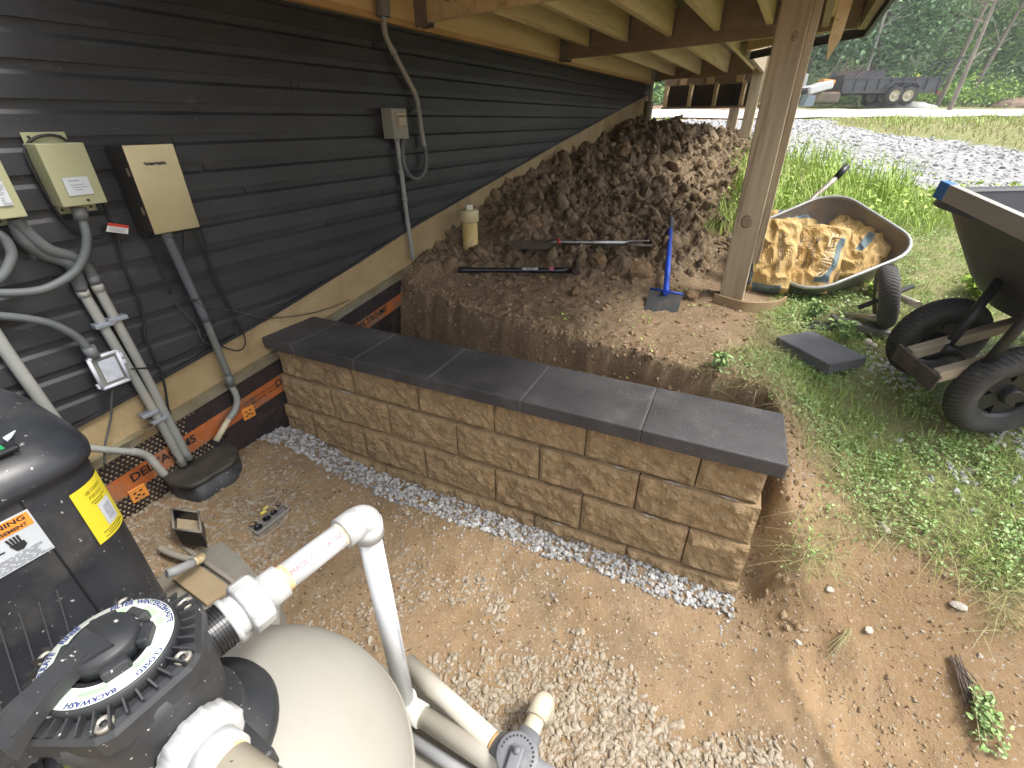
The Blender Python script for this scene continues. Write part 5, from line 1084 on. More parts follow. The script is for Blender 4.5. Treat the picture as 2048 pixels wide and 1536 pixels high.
bagm = M('orange paper', (.44, .28, .09), (.54, .38, .16), scale=9, rough=.75, bump=.5, bscale=22, bdist=.006, c3=(.46, .37, .24), c3scale=6, c3lo=.64, c3hi=.85)
bagb = M('bag blue print', (.10, .15, .17), (.16, .21, .22), scale=12, rough=.75, bump=.5, bscale=28, bdist=.005, c3=(.33, .30, .24), c3scale=9, c3lo=.58, c3hi=.75)
def bag(label, c, X_, Z_, L, W, T, seed, bands=(), words=None, pinch=.5):
    X_ = Vector(X_).normalized(); Z_ = Vector(Z_); Z_ = (Z_ - X_ * Z_.dot(X_)).normalized(); Yb = Z_.cross(X_); c = Vector(c)
    o = thing('cement_bag', label, 'bag', c, group='orange paper cement bags in the grey wheelbarrow')
    rs = np.random.RandomState(seed); n_ = 34; m_ = 24
    def surf(u, v, side):      # u, v in -1..1
        ex = (1 - abs(u) ** 5) ; ey = (1 - abs(v) ** 4)
        h = (max(ex, 0) ** .55) * (max(ey, 0) ** .5)
        wr = .25 - 1.25 * abs(float(pnoise(np.array([u * L * 5 + v * W * 4 + seed]), np.array([v * W * 5 - u * L * 3]), seed)[0])) - .16 * abs(float(pnoise(np.array([u * L * 15 - v * W * 12 + seed]), np.array([v * W * 15]), seed + 3)[0]))
        h *= (1 + .34 * wr * (1 if side > 0 else .3))
        nar = 1 - .06 * (abs(u) ** 3); w2 = .012 * float(pnoise(np.array([u * 3 + seed]), np.array([v * 2.]), seed)[0])
        return c + X_ * (u * L / 2 * (1 - .05 * abs(v) ** 2) + w2) + Yb * (v * W / 2 * nar + w2) + Z_ * (side * T / 2 * h + .012 * wr)
    mb = MB()
    for side in (1, -1):
        vs = [surf(-1 + 2 * i / n_, -1 + 2 * j / m_, side) for j in range(m_ + 1) for i in range(n_ + 1)]; base = len(mb.v)
        mb.v += [tuple(p) for p in vs]
        for j in range(m_):
            for i in range(n_):
                u = -1 + 2 * (i + .5) / n_; v = -1 + 2 * (j + .5) / m_; k = j * (n_ + 1) + i; f = (k, k + 1, k + n_ + 2, k + n_ + 1)
                mb.f.append(tuple(base + q for q in (f if side > 0 else f[::-1]))); mb.m.append(1 if any(a <= u < b and c0 <= v < c1 for a, b, c0, c1 in bands) else 0); mb.sm.append(False)
    mb.build('paper_sack', [bagm, bagb], o, fix=False)
    if words:
        for s_, sz, vy, uc, mt, sx_ in words:
            text(s_, sz, lambda x, y, uc=uc, vy=vy: surf(max(-.97, min(.97, uc + x / (L / 2))), max(-.95, min(.95, vy + y / (W / 2))), 1) + Z_ * .0055, mt, o, bold=.0012 if sz > .03 else .0003, sx=sx_)
    return o
pale = M('bag cream print', (.72, .58, .36), rough=.75); dkp = M('bag dark print', (.06, .05, .045), rough=.75)
def PB(x, y, d): return Yp(x, y, d)
bag('front bag, most visible, big lettering and blue panels, torn near its lower corner', PB(1625, 518, 2.66), PB(1652, 452, 2.80) - PB(1598, 585, 2.58), Vector((-.62, -.55, .62)), .43, .285, .12, 3,
    bands=[(-.55, .45, .62, .9), (-.75, .60, -.9, -.72), (-.75, -.5, -.72, -.45)], words=[('QUIKRETE', .062, -.60, .0, pale, 1.0), ('QUIKRETE', .048, .52, .0, pale, .95), ('CONCRETE MIX', .030, -.06, .0, dkp, 1.0), ('5000', .030, .16, -.3, dkp, 1.0), ('HIGH STRENGTH', .017, .17, .18, dkp, 1.1)])
bag('leftmost bag standing against the deck post, dark blue lower seam', PB(1543, 512, 2.66), PB(1558, 430, 2.80) - PB(1528, 590, 2.60), Vector((-.35, -.75, .55)), .42, .25, .15, 8,
    bands=[(-.9, .8, .68, .95), (-1, -.82, -.6, .6)], words=[('CONCRETE', .040, -.3, .0, M('bag tan print', (.40, .30, .17)), 1.0)])
bag('upper bag lying behind the others with a blue stripe along its top', PB(1580, 450, 3.12), Vector((.95, .05, .0)), Vector((-.2, -.7, .7)), .36, .22, .10, 15, bands=[(-.5, 1, .2, .75)], words=[('80 LB', .03, -.1, .3, pale, 1.0)])
bag('middle bag, crumpled, between the front bag and the right bag', PB(1684, 480, 2.90), PB(1716, 455, 3.0) - PB(1660, 528, 2.8), Vector((-.5, -.5, .7)), .38, .25, .13, 21)
bag('right-hand bag with a short blue stripe, leaning on the tray side', PB(1722, 512, 2.74), PB(1756, 468, 2.82) - PB(1685, 560, 2.64), Vector((-.50, -.50, .72)), .42, .25, .14, 27, bands=[(-.1, .55, -.1, .28)])
torn = MB(); tq = PB(1668, 553, 2.60)
torn.prism([tq + Vector((a, 0, b)) for a, b in ((-.035, .01), (-.01, .035), (.015, .03), (.03, .008), (.022, -.03), (.0, -.012), (-.02, -.02))], Vector((-.005, -.006, .006)))
o_ = torn.build('torn_flap', M('kraft inside', (.34, .20, .11), (.46, .31, .18), scale=30, rough=.9)); tag(o_, 'torn brown paper flap at the lower corner of the front cement bag', 'paper')

# ------------------------------------------------------------------ black two-wheeled barrow
kb = thing('black_wheelbarrow', 'large black plastic two-wheeled barrow cut off by the right edge', 'wheelbarrow', Vector((1.9, 1.55, .6)))
poly = M('black tray plastic', (.035, .036, .04), (.065, .066, .07), scale=6, rough=.5, bump=.15, bscale=120, bdist=.001, c3=(.12, .115, .11), c3scale=8, c3lo=.6, c3hi=.85)
wdm = M('weathered rail', (.26, .215, .15), (.33, .28, .20), scale=6, rough=.85, stretch=(1, 6, 6), bump=.2, bscale=30, bdist=.002)
ex1, ey1, ez1 = Vector((.985, -.06, .03)).normalized(), Vector((.06, .99, .07)).normalized(), Vector((-.03, -.07, 1)).normalized()
k0 = Vector((1.96, 1.56, 1.29))
def krect(z, x0, x1, b, r): return rrect(k0, ex1, ey1, -x0, x1, b, r, z=z, N=ez1)
lay = [(0, -.36, .95, .345, .15), (-.12, -.29, .92, .32, .16), (-.28, -.19, .84, .28, .16), (-.38, -.10, .74, .24, .15), (-.41, -.02, .64, .19, .13)]
outer = [krect(*q) for q in lay]; inner = [krect(z + .006, a + .012, b - .012, w_ - .012, r_) for z, a, b, w_, r_ in lay]
mb = MB(); mb.loft(outer, cap0=False); mb.loft(inner, cap0=False); mb.build('tray', poly, kb, fix=False)
lipr = [krect(.0, -.378, .97, .363, .16), krect(.012, -.383, .975, .368, .16), krect(.016, -.37, .96, .355, .155), krect(.004, -.345, .935, .33, .14)]
mb = MB(); mb.loft([krect(-.028, -.388, .985, .373, .17)] + lipr, cap0=False, cap1=False); mb.build('rim', poly, kb, fix=False)
wA, wB = Vector((1.765, 1.745, .765)), Vector((1.735, 1.385, .722))
axw = (wA - wB).normalized()
rimb = M('black rim plastic', (.016, .016, .018), rough=.45)
wheel(kb, wA, axw, .180, .088, rimb, 5); wheel(kb, wB, axw, .178, .088, rimb, 5)
mb = MB(); mb.tube([wB - axw * .03, wA + axw * .03], .010, 10); mb.build('axle', steel, kb)
r1a, r1b = Zp(1815, 708, .79), Zp(2000, 655, .84); r2a, r2b = Zp(1868, 752, .77), Zp(2020, 712, .82)
for a, b in ((r1a, r1b), (r2a, r2b)):
    b = a + (b - a) * 2.6; mb = MB(); mb.bbox((a + b) / 2, (b - a) / 2, ey1 * .019, ez1 * .022, .004); mb.build('wooden_rail', wdm, kb)
mb = MB(); mb.prism([r1a + Vector((-.03, .02, .03)), r1a + Vector((-.035, .02, -.03)), r2a + Vector((-.02, -.03, -.045)), r2a + Vector((-.01, -.03, .01)), r1a.lerp(r2a, .5) + Vector((-.028, 0, .022))], Vector((.012, .003, 0))); mb.build('front_bumper', M('worn bumper', (.035, .033, .032), (.12, .10, .08), scale=14, rough=.6, metal=.4), kb)
brm = M('brace black', (.018, .018, .02), rough=.45)
for a, b in ((Yp(2000, 560, 1.62), Zp(1893, 694, .80)), (Yp(2075, 610, 1.30), Zp(1955, 748, .78))): mb = MB(); mb.tube([a, b], .016, 12); mb.build('brace', brm, kb)
mb = MB(); mb.tube([Zp(1893, 694, .80) - Vector((.02, 0, .0)), Zp(1893, 694, .80) + Vector((.03, -.02, -.01))], .020, 10); mb.build('brace_foot', brm, kb)
o = thing('straight_edge', 'long grey metal straight edge with a blue end cap lying across the black barrow', 'level', Yp(1885, 378, 1.82))
e0, e1_ = Yp(1882, 378, 1.76), Yp(2048, 455, 1.38); ed_ = (e1_ - e0).normalized(); e1_ = e0 + ed_ * 1.1
ux = ed_.cross(UP).normalized(); uz = ux.cross(ed_)
mb = MB(); mb.bbox((e0 + e1_) / 2, (e1_ - e0) / 2, ux * .013, uz * .027, .002); mb.build('bar', M('straight edge metal', (.36, .35, .31), (.42, .41, .37), scale=9, rough=.45, metal=.4, speck=(.2, .18, .15), speck_scale=50, speck_lo=.7), o)
mb = MB(); mb.bbox(e0 + ed_ * .022, ed_ * .026, ux * .0145, uz * .0285, .003); mb.build('blue_end_cap', M('blue cap', (.03, .16, .45), rough=.5), o)
# ------------------------------------------------------------------ loose soil, gravel and stones
def inpix(P):      # rough visibility test so effort goes where the view can reach
    d = P - np.array([0, 0, CAMH]); dep = d[:, 1] * CS - d[:, 2] * SN; up = d[:, 1] * SN + d[:, 2] * CS
    x = 1024 + FPX * d[:, 0] / np.maximum(dep, .05); y = 768 - FPX * up / np.maximum(dep, .05)
    return (dep > .2) & (x > -150) & (x < 2200) & (y > -150) & (y < 1700)
def pts(n_, x0, x1, y0, y1, fn, lift=0.0):
    x = RNG.uniform(x0, x1, n_); y = RNG.uniform(y0, y1, n_); k = RNG.random(n_) < fn(x, y); x, y = x[k], y[k]
    P = np.c_[x, y, height(x, y)]; P[:, 2] += lift; return P[inpix(P)]
RV, RF = rock_variants(1, 14, .3, 1, 3); RV2, RF2 = rock_variants(2, 10, .55, 9, 2)
clod = M('soil clod', (.145, .10, .055), (.25, .178, .102), scale=14, rough=.97, bump=.9, bscale=45, bdist=.012, attr=(.26, .195, .13), spec=.2)
def sz(P, lo, hi, p=2.5): return lo + (hi - lo) * RNG.random(len(P)) ** p
def clod_shapes(k, seed):
    V_, F_ = ico(3); out = []
    for i in range(k):
        W_ = V_ * np.random.RandomState(seed + i).uniform(.7, 1.2, 3); q = seed * 3.1 + i * 5.7
        nn = fbm(W_[:, 0] + W_[:, 2] * .5 + q, W_[:, 1] - W_[:, 2] * .6 + q, 1.1, 4, seed + i, .62); n2 = np.abs(fbm(W_[:, 1] + q, W_[:, 2] + W_[:, 0] * .4, .6, 3, seed + i + 9, .6)); out.append(W_ * (1 + .30 * nn - .22 * n2)[:, None])
    return out, F_
CS3, CF3 = clod_shapes(8, 120)
mk = lambda x, y: pile_mask(x, y) * np.clip(1.6 - y * .1, 0, 1)
patch = lambda x, y: mk(x, y) * sstep(-.35, .25, fbm(x, y, .5, 3, 131))
for nn, (cnt, fn_, lo, hi, pw, sh, ff) in enumerate(((900, mk, .028, .085, 2.2, CS3, CF3), (7000, patch, .010, .034, 2, RV2, RF2), (34000, mk, .0035, .013, 2, RV, RF))):
    P = pts(cnt, -1.3, 3.4, 2.4, 8.6, fn_); S = sz(P, lo, hi, pw); P[:, 2] += S * .1
    tag(scatter(('soil_clods', 'soil_lumps', 'loose_soil')[nn], sh, ff, P, S, clod, .85, smooth=nn == 0, tint=RNG.random(len(P)) * .9), kind='stuff')
P = pts(40000, -1.3, 1.3, .9, 3.2, lambda x, y: ((exc_sd(x, y)[0] > -.10) & (exc_sd(x, y)[0] < .13)) * np.where(x > .8, .35, .9)); S = sz(P, .002, .016, 4)
tag(scatter('cut_face_soil', RV, RF, P, S, M('soil crumb', (.19, .125, .07), (.28, .19, .11), scale=30, rough=.97, attr=(.34, .25, .16), spec=.2), .9, tint=RNG.random(len(P)) * .9), kind='stuff')
P = pts(9000, -1.2, 1.6, 1.7, 4.0, lambda x, y: (1 - pile_mask(x, y)) * sstep(.02, .2, exc_sd(x, y)[0]) * (1 - grass_mask(x, y)) * .55 * sstep(-.35, .25, fbm(x, y, .4, 3, 5) + .5 * (y - 2.0))); S = sz(P, .003, .022, 4)
o = scatter('soil_crumbs', RV, RF, P, S, M('soil crumb', (.17, .105, .055), (.28, .18, .10), scale=30, rough=.97, attr=(.36, .26, .17), spec=.2), .8, tint=RNG.random(len(P)) * .8); tag(o, kind='stuff')
for k, (x, y, r, lab) in enumerate(((1278, 545, .085, 'biggest rounded clod of soil below the D handle of the spade'), (1197, 520, .07, 'squarish clod of soil just below the spade shaft'), (1150, 580, .045, 'small clod of soil below the sledge hammer head'), (1085, 557, .035, 'small clod of soil below the sledge hammer handle'),
        (1015, 445, .09, 'large dark clod leaning behind the standpipe, on its right'), (1065, 450, .075, 'dark clod behind the muddy spade blade'), (945, 515, .045, 'clod pressed against the foot of the standpipe'), (1245, 300, .10, 'upper pale clod on the dirt pile'), (1175, 470, .06, 'clod resting above the spade shaft'), (1385, 590, .05, 'clod right of the scraper blade, near the post'))):
    q = ontop(x, y, .75, r * .35); V_, F_ = rock_variants(3, 1, .12, 60 + k, 4); W_ = V_[0] * r
    n3 = fbm(W_[:, 0] * 1 + k, W_[:, 1] + W_[:, 2] * .7, .05, 4, 70 + k); W_ = W_ * (1 + .16 * n3[:, None]); W_[:, 2] *= .85
    o = np_mesh('soil_clod', W_ + np.array(q[:]), F_, M('big clod', (.19, .12, .065), (.30, .205, .12), scale=22, rough=.97, bump=1.0, bscale=90, bdist=.008, spec=.2)); tag(o, lab, 'clod', 'big clods of soil on the bench')
stn = M('pale stones', (.33, .29, .23), (.50, .47, .43), scale=12, rough=.8, attr=(.30, .235, .155), spec=.3)
P = pts(5000, -1.2, 3.2, 1.6, 8, lambda x, y: .10 * (exc_sd(x, y)[0] > .02)); o = scatter('small_stones', RV, RF, P, sz(P, .004, .018, 3), stn, .7); tag(o, kind='stuff')
# crushed stone band in front of the wall
def band(x, y):
    u = (x - WA.x) * WD.x + (y - WA.y) * WD.y; v = (x - WA.x) * WN.x + (y - WA.y) * WN.y; n1 = .025 * fbm(x, y, .2, 3, 17)
    return ((v > -.115 - n1 - .04 * u * .4) & (v < .0) & (u > .02) & (u < 2.3)).astype(float)
P = pts(30000, -1.4, .95, .85, 2.4, band, .003); S = sz(P, .0050, .0150, 1.4)
o = scatter('crushed_stone', RV, RF, P, S, M('crushed stone', (.17, .168, .165), (.29, .29, .285), scale=25, rough=.8, attr=(.50, .495, .48), spec=.3), .8); tag(o, kind='stuff')
P = pts(6000, -1.6, 1.0, .5, 2.2, lambda x, y: np.clip(1 - np.abs(((x - WA.x) * WN.x + (y - WA.y) * WN.y) + .16) / .16, 0, 1) ** 2 * .4 * (exc_sd(x, y)[0] < -.05))
tag(scatter('loose_stone', RV, RF, P, sz(P, .004, .010), M('crushed stone', (.3, .3, .3)), .8), kind='stuff')
# patio pebbles, thickest towards the bottom of the view and by the slab
def peb(x, y):
    inn = exc_sd(x, y)[0] < -.04; n1 = fbm(x, y, .35, 3, 27); v = (x - WA.x) * WN.x + (y - WA.y) * WN.y
    low = (.25 + .75 * sstep(.95, .62, y - .2 * x)) * sstep(-.12, .22, n1 * .45 + 1.3 * (1.02 - y) - 1.5 * np.clip(x - .20 - .15 * (1 - y), 0, 1) * (y > .2)); left = sstep(0, .35, -(x + .72) + .12 * n1) * sstep(1.75, 1.45, y)
    midl = .35 * sstep(-.1, .3, n1 + .3 * (1.15 - y)) * sstep(.30, .12, np.abs(x + .15 - .35 * (1 - y)))
    return np.where(inn & (v < -.12), np.clip(low + .45 * left + midl, 0, 1), 0)
P = pts(64000, -1.7, 1.1, .28, 1.95, peb, .000); S = sz(P, .0035, .0140, 1.8) * (1 + .15 * sstep(1.0, .6, P[:, 1])); P[:, 2] -= S * .18
PV, PF = rock_variants(2, 14, .16, 21, 2); PV = [q * np.array([1.25, .95, .75]) for q in PV]
tag(scatter('patio_gravel', PV, PF, P, S, M('brown pebbles', (.185, .145, .095), (.285, .225, .155), scale=18, rough=.8, attr=(.34, .295, .23), spec=.35), .75, smooth=True), kind='stuff')
P = pts(26000, -1.5, 2.3, .28, 1.9, lambda x, y: (exc_sd(x, y)[0] < .6) * (1 - .9 * grass_mask(x, y)) * (.25 + .75 * sstep(-.1, .4, fbm(x, y, .3, 4, 141)))); tag(scatter('dirt_crumbs', RV, RF, P, sz(P, .0015, .0075, 3), M('dirt crumb', (.24, .17, .095), (.33, .24, .145), scale=30, rough=.97, attr=(.38, .30, .20), spec=.2), .7), kind='stuff')
P = pts(2600, -1.7, 2.4, .28, 2.2, lambda x, y: .5 * (grass_mask(x, y) < .6)); tag(scatter('pale_gravel', RV, RF, P, sz(P, .003, .012, 2.2), stn, .7), kind='stuff')
# driveway stones
P = pts(42000, 2.6, 9.5, 1.5, 13, lambda x, y: drive_mask(x, y) * np.clip(9 / (y * y + x * x) * 3.0, .10, 1), .0); S = sz(P, .010, .028, 1.5) * (1 + P[:, 1] * .05)
tag(scatter('driveway_stones', RV, RF, P, S, M('driveway stone', (.25, .25, .25), (.38, .38, .38), scale=14, rough=.85, attr=(.52, .52, .51), spec=.3), .7), kind='stuff')
P = pts(9000, 1.2, 2.6, 1.0, 2.0, lambda x, y: .55 * sstep(.0, .4, (x - 1.55) + .3 * fbm(x, y, .3, 3, 33))); tag(scatter('grey_stones', RV, RF, P, sz(P, .006, .018, 1.5), M('driveway stone', (.4, .4, .4)), .7), kind='stuff')
for k, (x, y, r, lab, sq) in enumerate(((1920, 1212, .018, 'long pale stone on the bare soil at the right', (1.9, .8, .6)), (1738, 1260, .015, 'pale pointed stone left of the long pale stone', (1.4, .9, .6)), (1768, 1054, .017, 'flat pale stone at the edge of the torn grass', (1.8, .8, .5)), (1595, 1285, .014, 'pale wedge-shaped stone nearest the wall end', (1.2, 1, .7)), (1660, 1178, .013, 'grey stone on the brown soil lump', (1.2, 1, .8)), (905, 1195, .013, 'white stone by itself on the brown patio gravel', (1, 1.1, .8)))):
    q = ontop(x, y, .15, r * .3); V_, F_ = rock_variants(2, 1, .15, 80 + k, 2); W_ = V_[0] * r * np.array(sq); a = -.5 + k; W_ = np.c_[W_[:, 0] * math.cos(a) - W_[:, 1] * math.sin(a), W_[:, 0] * math.sin(a) + W_[:, 1] * math.cos(a), W_[:, 2]]
    tag(np_mesh('single_stone', W_ + np.array(q[:]), F_, M('buff stone', (.36, .32, .26), (.48, .45, .40), scale=60, rough=.85)), lab, 'stone', 'single pale stones on the bare soil')

# ------------------------------------------------------------------ grass, clover and weeds
def gm(name, a, b, c=None): 
    m = M(name, a, b, scale=6, rough=.6, attr=c, spec=.3); bs = m.node_tree.nodes['Principled BSDF']; return m
def blades(name, P, h, w_, mat, lean=.5, segs=3, tint=None):
    n_ = len(P); a = RNG.uniform(0, 6.283, n_); ln = RNG.uniform(.1, lean, n_); hh = h * RNG.uniform(.5, 1.2, n_); d = np.c_[np.cos(a), np.sin(a), np.zeros(n_)]; s = np.c_[-np.sin(a), np.cos(a), np.zeros(n_)]
    V_ = []
    for k in range(segs + 1):
        f = k / segs; ctr = P + d * (hh * ln * f * f * 1.2)[:, None] + np.array([0, 0, 1]) * (hh * (f - .3 * ln * f * f))[:, None]; ww = w_ * (1 - f) ** .6 * (1 if k else .7)
        V_ += [ctr - s * ww, ctr + s * ww]
    V_ = np.stack(V_, 1); nv = 2 * (segs + 1); F_ = np.array([[2 * k, 2 * k + 1, 2 * k + 3, 2 * k + 2] for k in range(segs)]); FF = (F_[None] + (np.arange(n_) * nv)[:, None, None]).reshape(-1, 4)
    if tint is None: tint = RNG.random(n_)
    return np_mesh(name, V_.reshape(-1, 3), FF, mat, None, np.repeat(tint, nv))
def leaf_shape(n_=6, cup=.18):
    V_ = [(0, 0, 0)]; 
    for k in range(n_ + 1):
        t = math.pi * (k / n_); V_.append((.5 - .5 * math.cos(t), .0, 0))
    # simple pointed oval: 4 quads folded on the midrib
    V_ = np.array([(0, 0, 0), (.3, .28, cup), (.3, 0, 0), (.3, -.28, cup), (.65, .30, cup), (.65, 0, .02), (.65, -.30, cup), (1, 0, -.06)])
    F_ = np.array([(0, 2, 1, 1), (0, 3, 2, 2), (1, 2, 5, 4), (2, 3, 6, 5), (4, 5, 7, 7), (5, 6, 7, 7)])
    return V_, F_
LV, LF4 = leaf_shape(); LF = np.array([f for q in LF4 for f in ((q[0], q[1], q[2]),) + (((q[0], q[2], q[3]),) if q[2] != q[3] else ())])
def leaves(name, P, size, mat, tilt=.9, parent=None, tint=None, down=0.0, name_=None):
    n_ = len(P); a = RNG.uniform(0, 6.283, n_); b = RNG.uniform(-tilt, tilt, n_) - down; r = RNG.uniform(-.8, .8, n_)
    X_ = np.c_[np.cos(a) * np.cos(b), np.sin(a) * np.cos(b), np.sin(b)]; Y_ = np.c_[-np.sin(a), np.cos(a), np.zeros(n_)]; Zz = np.cross(X_, Y_); cr, sr = np.cos(r)[:, None], np.sin(r)[:, None]; Y2 = Y_ * cr + Zz * sr; Z2 = np.cross(X_, Y2)
    size = np.broadcast_to(np.asarray(size, float), (n_,))
    V_ = P[:, None, :] + (LV[None, :, :1] * X_[:, None, :] + LV[None, :, 1:2] * Y2[:, None, :] + LV[None, :, 2:] * Z2[:, None, :]) * size[:, None, None]
    FF = (LF[None] + (np.arange(n_) * len(LV))[:, None, None]).reshape(-1, 3)
    if tint is None: tint = RNG.random(n_)
    return np_mesh(name, V_.reshape(-1, 3), FF, mat, parent, np.repeat(tint, len(LV)), smooth=False)
g1 = gm('grass green', (.17, .30, .05), (.25, .40, .08), (.42, .48, .17)); g2 = gm('clover green', (.16, .29, .08), (.25, .40, .12), (.40, .52, .24)); g3 = gm('dry stems', (.33, .29, .14), (.40, .36, .20), (.26, .28, .10)); g4 = gm('bright weed', (.22, .36, .05), (.32, .46, .08), (.46, .56, .16))
near = lambda x, y: grass_mask(x, y) * np.clip(4.5 / (x * x + y * y), .10, 1) * (1 - drive_mask(x, y))
thin = lambda x, y: np.clip(.15 + sstep(-.25, .35, fbm(x, y, .28, 3, 47)), 0, 1)
P = pts(240000, .7, 4.6, .9, 6.0, lambda x, y: near(x, y) * thin(x, y)); tag(blades('grass', P, .045, .0016, g1, 1.3), kind='stuff')
P = pts(190000, .7, 4.2, .9, 5.0, lambda x, y: near(x, y) * (.10 + .90 * sstep(-.12, .25, fbm(x, y, .28, 4, 57))) * (1 - .5 * sstep(.15, .4, fbm(x, y, .45, 3, 59))), .010); P[:, 2] += RNG.uniform(0, .02, len(P)); tag(leaves('clover', P, RNG.uniform(.007, .019, len(P)), g2, .5), kind='stuff')
# flattened pale stems at the torn edge
def edge_m(x, y): g = grass_mask(x, y); return np.clip(g * (1 - g) * 4, 0, 1) * .6 + .05 * g * np.clip(1.6 - y, 0, 1) * 3
P = pts(60000, .8, 2.6, .75, 2.2, lambda x, y: edge_m(x, y) * .5); a = RNG.uniform(0, 6.28, len(P)); tag(blades('dry_stems', P, .075, .0010, g3, 3.2), kind='stuff')
# green sprigs on the bench
P = pts(1500, .2, 1.4, 1.6, 2.6, lambda x, y: .5 * sstep(.3, .55, fbm(x, y, .18, 3, 97)) * (exc_sd(x, y)[0] > .03), .01); tag(leaves('seedlings', P, RNG.uniform(.008, .02, len(P)), g4, .7), kind='stuff')
# bright weeds behind the post, between post and driveway
def weedm(x, y):
    t = x * HT.x + y * HT.y; wd = x * HN.x + y * HN.y + 2
    return sstep(1.5, 1.75, wd + .15 * fbm(x, y, .4, 2, 66)) * (1 - drive_mask(x, y)) * sstep(3.3, 3.7, y + .3 * x * .2) * (1 - sstep(9, 10, y)) * np.clip(16 / (x * x + y * y), .2, 1) * sstep(-.3, .2, fbm(x, y, .6, 3, 67) + .35)
P = pts(60000, 1.4, 4.4, 3.2, 9, lambda x, y: weedm(x, y) * .8); tag(blades('tall_grass', P, .13, .0032, g4, .8, 4), kind='stuff')
P = pts(16000, 1.8, 3.6, 3.2, 6.0, lambda x, y: weedm(x, y) * .8 * sstep(.1, .3, fbm(x, y, .35, 2, 68) + .25 - .5 * np.abs(x - .55 * y - .1))); tag(blades('tall_weeds', P, .34, .0045, g4, .6, 5), kind='stuff')
P[:, 2] += RNG.uniform(.05, .3, len(P)); P = P[::3]; tag(leaves('tall_weed_leaves', P, RNG.uniform(.015, .04, len(P)), g4, .9), kind='stuff')
P = pts(9000, 1.6, 4.6, 3.4, 7, lambda x, y: weedm(x, y) * .6, .05); P[:, 2] += RNG.uniform(0, .12, len(P)); tag(leaves('weed_leaves', P, RNG.uniform(.02, .05, len(P)), g4, .9), kind='stuff')
P = pts(30000, 2, 14, 8, 24, lambda x, y: (1 - drive_mask(x, y)) * np.where((y < 13.2) & (y > 8), sstep(-.1, .4, fbm(x, y, 1.2, 3, 88)), 0) * .5); tag(blades('verge_grass', P, .16, .008, g4, .8, 3), kind='stuff')
P = pts(26000, 4.5, 16, 3.5, 12.5, lambda x, y: (1 - drive_mask(x, y)) * .5); tag(blades('straw_grass', P, .10, .006, gm('straw', (.42, .34, .17), (.50, .43, .25), (.26, .30, .08)), 1.6, 2), kind='stuff')
def plant(name, label, base, n_, h, leaf, mat, cat='plant', spread=.6, group=None, updown=.3):
    t = thing(name, label, cat, base, group); rs = random.Random(int(base.x * 1000 + base.y * 100)); LP = []; mb = MB()
    for k in range(n_):
        a = rs.uniform(0, 6.28); ln = rs.uniform(.2, 1) * spread; tip = base + Vector((math.cos(a) * ln * h, math.sin(a) * ln * h, h * rs.uniform(.5, 1.0)))
        P_ = smooth_path([base, base.lerp(tip, .5) + UP * h * .12, tip], 4); mb.tube(P_, [.0022 * (1 - .6 * i / (len(P_) - 1)) for i in range(len(P_))], 5, cap=False)
        LP += [p + Vector((rs.uniform(-1, 1), rs.uniform(-1, 1), rs.uniform(-1, 1))) * .008 for p in P_[2:] for _ in range(2)]
    mb.build('stems', g3, t); LP = np.array([p[:] for p in LP]); leaves('leaves', LP, RNG.uniform(.6, 1.1, len(LP)) * leaf, mat, .7, t)
    return t
for x, y, z, n_, h, lf, lab in ((1440, 735, .62, 7, .07, .035, 'small leafy weed on the soil lip behind the coping slabs'), (1752, 592, .72, 10, .08, .05, 'broad-leaved weed under the raised tray of the grey wheelbarrow'), (1620, 640, .67, 9, .10, .03, 'feathery weed in front of the tipped grey wheelbarrow'), (1690, 690, .63, 7, .13, .035, 'weed sprouting behind the loose coping slab'),
                               (1950, 590, .74, 10, .12, .06, 'broad-leaved weed in the grass left of the black barrow tray'), (1820, 760, .57, 8, .09, .03, 'low weed beside the front bumper of the black barrow'), (1700, 250, 1.4, 8, .30, .05, 'tall thin weed standing at the near edge of the driveway'), (1590, 560, .72, 8, .06, .03, 'small weed hidden between the cement bags and the ground')):
    q = ontop(x, y, z); plant('weed', lab, q, n_, h, lf, g4 if lf > .04 else g2, group=None)
# uprooted clump at the lower right
up_ = thing('uprooted_weed', 'uprooted weed with dark roots lying on the bare soil at the right edge', 'plant', ontop(1960, 1380, .15))
rs = random.Random(9); LP = []; mr = MB(); ms = MB()
for k in range(16):
    a = ontop(1905 + rs.uniform(-8, 14), 1315 + rs.uniform(-8, 12), .16, .008); b = ontop(1950 + rs.uniform(-18, 24), 1400 + rs.uniform(-20, 30), .12, .014); mr.tube(smooth_path([a, a.lerp(b, .5) + Vector((rs.uniform(-.012, .012), 0, .012)), b], 3), .0016, 5, cap=False)
for k in range(12):
    a = ontop(1930 + rs.uniform(-5, 10), 1345, .14, .01); b = ontop(1985 + rs.uniform(-25, 30), 1470 + rs.uniform(-40, 40), .12, .02); Q = smooth_path([a, a.lerp(b, .5) + Vector((rs.uniform(-.01, .01), 0, .015)), b], 4); ms.tube(Q, .0014, 5, cap=False); LP += Q[4:]
mr.build('roots', M('roots', (.08, .06, .05), (.14, .11, .08), scale=20, rough=.9), up_); ms.build('stems', g3, up_); LP = np.array([p[:] for p in LP]); LP = np.repeat(LP, 3, 0) + RNG.normal(0, .006, (len(LP) * 3, 3)); LP[:, 2] = np.abs(LP[:, 2] - .0) ; leaves('leaves', LP, .016, g2, .6, up_)
sp2 = thing('yellow_sprig', 'small dry yellow-green sprig lying on the bare soil', 'plant', ontop(1680, 1290, .12)); ms = MB()
